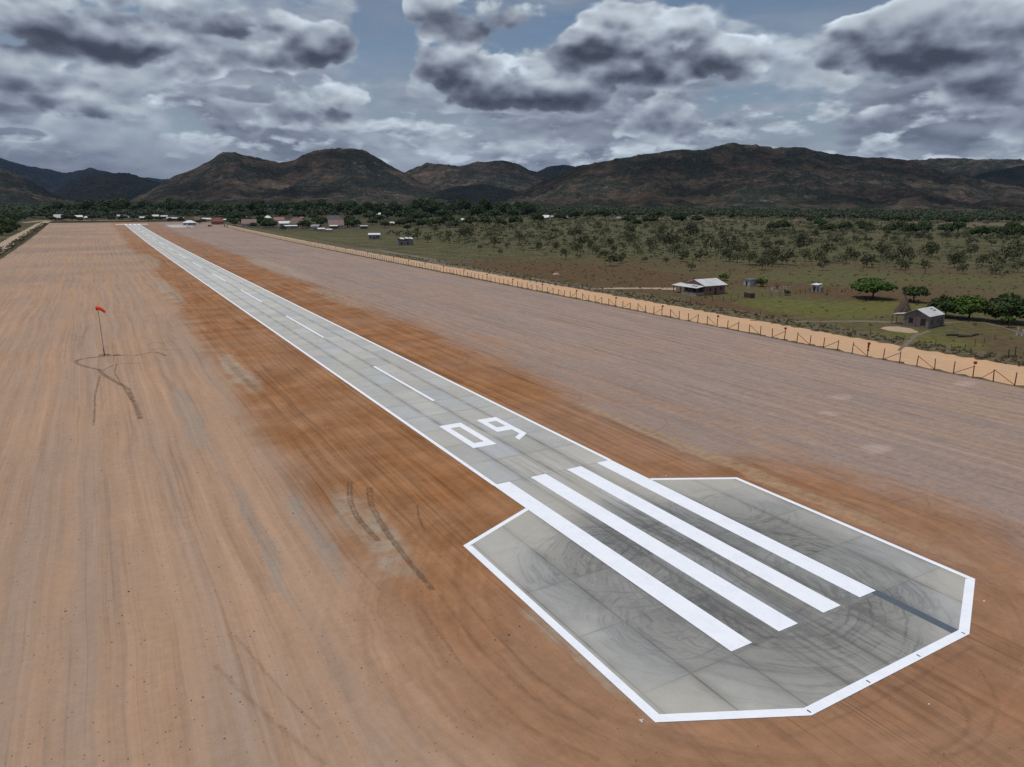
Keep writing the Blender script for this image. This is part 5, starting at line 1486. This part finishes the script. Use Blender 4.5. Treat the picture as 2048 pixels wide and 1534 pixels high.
tag(o.build('termite_mound', M_sand2, None, True, at(1112, 549)), 'low pale earth mound on the brown grass below the lone tree', 'mound')

# paddock fences of thin stakes
def stake_fence(pts, gap, h, label, rad=0.08):
    P = [at(*p) for p in pts]; root = tag(empty('stake_fence', P[0]), label, 'fence')
    pm = post_bm(h, rad, 5).mesh('stake', M_postd); k = 0; nodes = []
    for a, b in zip(P[:-1], P[1:]):
        L = (b - a).length; n = max(1, int(L / gap))
        for j in range(n): nodes.append(a.lerp(b, j / n))
    nodes.append(P[-1])
    for c in nodes[:100]:
        o = bpy.data.objects.new('stake', pm); COL.objects.link(o); o.parent = root; o.location = c - P[0]
        o.scale = (1, 1, rp.uniform(0.75, 1.15)); o.rotation_euler = (rp.uniform(-.08, .08), rp.uniform(-.08, .08), 0)
    for hz in (0.5, 0.95):
        m = MB(); m.tube([Vector((c.x, c.y, zg(c.y) + hz)) - P[0] for c in nodes], 0.006, 4); m.build('wire', M_wire, root)


stake_fence([(1060, 566), (1180, 580), (1300, 598), (1380, 603), (1447, 602), (1490, 598)], 2.9, 1.35, 'stake fence along the grass in front of the porch house')
stake_fence([(1506, 595), (1560, 592), (1620, 585), (1690, 583), (1760, 581)], 2.6, 1.3, 'stake fence running from the board stack past the outhouse')
stake_fence([(1520, 631), (1576, 645), (1640, 652), (1741, 672), (1806, 683), (1870, 693), (1930, 698), (1968, 686), (1990, 680)], 4.6, 1.35, 'stake fence around the plank house yard above the sand road', 0.06)
stake_fence([(2016, 716), (2030, 713), (2048, 711), (2075, 709)], 2.0, 1.9, 'short row of stout dark stakes near the road bend', 0.10)

# ------------------------------------------------------------------ white shelter, aircraft, cars by the far apron
p = at(379.5, 450.5); s_ = pxm(p)
term = building('arrival_shelter', p, face(p), 23.5 * s_, 9.0, 2.7, 2.5, 'hip', M_white, M_plaster, 'open arrival shelter with big white hipped roof behind the parked aeroplane', 'shelter', 3, 0.6)

M_air = flat('white_aircraft_paint', (0.74, 0.75, 0.77), 0.05, 1.0, 0.3, 0.5)
M_dark = flat('black_rubber_and_glass', (0.02, 0.02, 0.024), 0.1, 1.0, 0.4, 0.5)
p = at(379.5, 456.0); yawA = face(p) + 0.25
ac = tag(empty('aircraft', p, yawA), 'white high winged twin propeller aeroplane parked in front of the white shelter', 'aeroplane')
m = MB(); m.tube([(0, 0.0, 1.35), (0, 0.5, 1.4), (0, 1.6, 1.55), (0, 3.2, 1.65), (0, 6.4, 1.7), (0, 9.0, 1.95), (0, 10.8, 2.2)], [0.12, 0.42, 0.66, 0.74, 0.72, 0.40, 0.12], 12); fus = m.build('fuselage', M_air, ac, True)
m = MB(); m.box(-0.52, 1.2, 1.75, 0.52, 1.75, 2.16); m.build('windscreen', M_dark, fus)
m = MB(); m.slab([(-7.5, 3.1, 2.62), (7.5, 3.1, 2.62), (7.5, 4.9, 2.58), (-7.5, 4.9, 2.58)], 0.20); m.build('wing', M_air, ac)
m = MB(); m.slab([(-2.4, 9.7, 2.35), (2.4, 9.7, 2.35), (2.4, 10.7, 2.33), (-2.4, 10.7, 2.33)], 0.12); m.build('tailplane', M_air, ac)
m = MB(); q = [(0.07, 8.9, 2.1), (0.07, 10.3, 4.1), (0.07, 11.1, 4.1), (0.07, 10.9, 2.1)]; m.slab(q, 0.14); m.build('tail_fin', M_air, ac)
for sx in (-1, 1):
    m = MB(); m.tube([(sx * 2.1, 2.0, 2.3), (sx * 2.1, 2.3, 2.3), (sx * 2.1, 3.2, 2.32), (sx * 2.1, 4.6, 2.4)], [0.22, 0.38, 0.42, 0.2], 10); en = m.build('engine', M_air, ac, True)
    m = MB(); m.box(sx * 2.1 - 0.06, 1.93, 1.4, sx * 2.1 + 0.06, 1.97, 3.2); m.tube([(sx * 2.1, 1.8, 2.3), (sx * 2.1, 2.0, 2.3)], [0.05, 0.14], 8); m.build('propeller', M_dark, en)
    m = MB(); m.tube([(sx * 1.5, 4.3, 2.0), (sx * 1.5, 4.3, 0.35)], 0.07, 6); st = m.build('undercarriage_leg', M_air, ac)
    m = MB(); m.tube([(sx * 1.5 - 0.14, 4.3, 0.35), (sx * 1.5 + 0.14, 4.3, 0.35)], 0.35, 12); m.build('wheel', M_dark, st)
m = MB(); m.tube([(0, 1.2, 1.1), (0, 1.1, 0.3)], 0.06, 6); st = m.build('nose_leg', M_air, ac)
m = MB(); m.tube([(-0.1, 1.1, 0.28), (0.1, 1.1, 0.28)], 0.28, 12); m.build('wheel', M_dark, st)


def car(px, py, yaw, body, label):
    p = at(px, py); root = tag(empty('parked_car', p, yaw), label, 'car')
    m = MB(); m.box(-2.2, -0.88, 0.35, 2.2, 0.88, 1.0)
    m.v += [(-1.9, -0.84, 1.0), (1.0, -0.84, 1.0), (1.0, 0.84, 1.0), (-1.9, 0.84, 1.0), (-1.75, -0.7, 1.78), (0.35, -0.7, 1.78), (0.35, 0.7, 1.78), (-1.75, 0.7, 1.78)]
    m.f += [tuple(8 + k for k in q_) for q_ in ((4, 5, 6, 7), (0, 1, 5, 4), (1, 2, 6, 5), (2, 3, 7, 6), (3, 0, 4, 7))]
    m.build('body', body, root)
    m = MB(); m.box(-1.5, -0.80, 1.12, 0.35, 0.80, 1.6); m.build('window', M_dark, root)
    for xk in (-1.4, 1.4):
        for yk in (-0.82, 0.82):
            m = MB(); m.tube([(xk, yk - 0.12, 0.36), (xk, yk + 0.12, 0.36)], 0.36, 12); m.build('wheel', M_dark, root)
    for yk in (-0.6, 0.6):
        m = MB(); m.box(2.19, yk - 0.18, 0.7, 2.23, yk + 0.18, 0.85); m.build('headlight', M_tin, root)


car(420, 453.2, face(at(420, 453.2)) + 0.3, flat('black_car_paint', (0.015, 0.015, 0.017), 0.1, 1.0, 0.3, 0.5), 'black car parked on the bare soil beside the arrival shelter')
car(440, 448.6, face(at(440, 448.6)) - 0.2, M_white, 'white car parked in front of the big red roofed hall')
for gx, gy, lab in ((449.5, 454, 'pale gate pillar nearer the red hall'), (454.5, 453.5, 'pale gate pillar nearer the pink roofed house')):
    g_ = MB(); g_.box(-0.6, -0.6, -0.2, 0.6, 0.6, 3.4); g_.box(-0.75, -0.75, 3.402, 0.75, 0.75, 3.7)
    tag(g_.build('gate_pillar', M_plaster, None, False, at(gx, gy)), lab + ' at the fence corner', 'gate pillar')
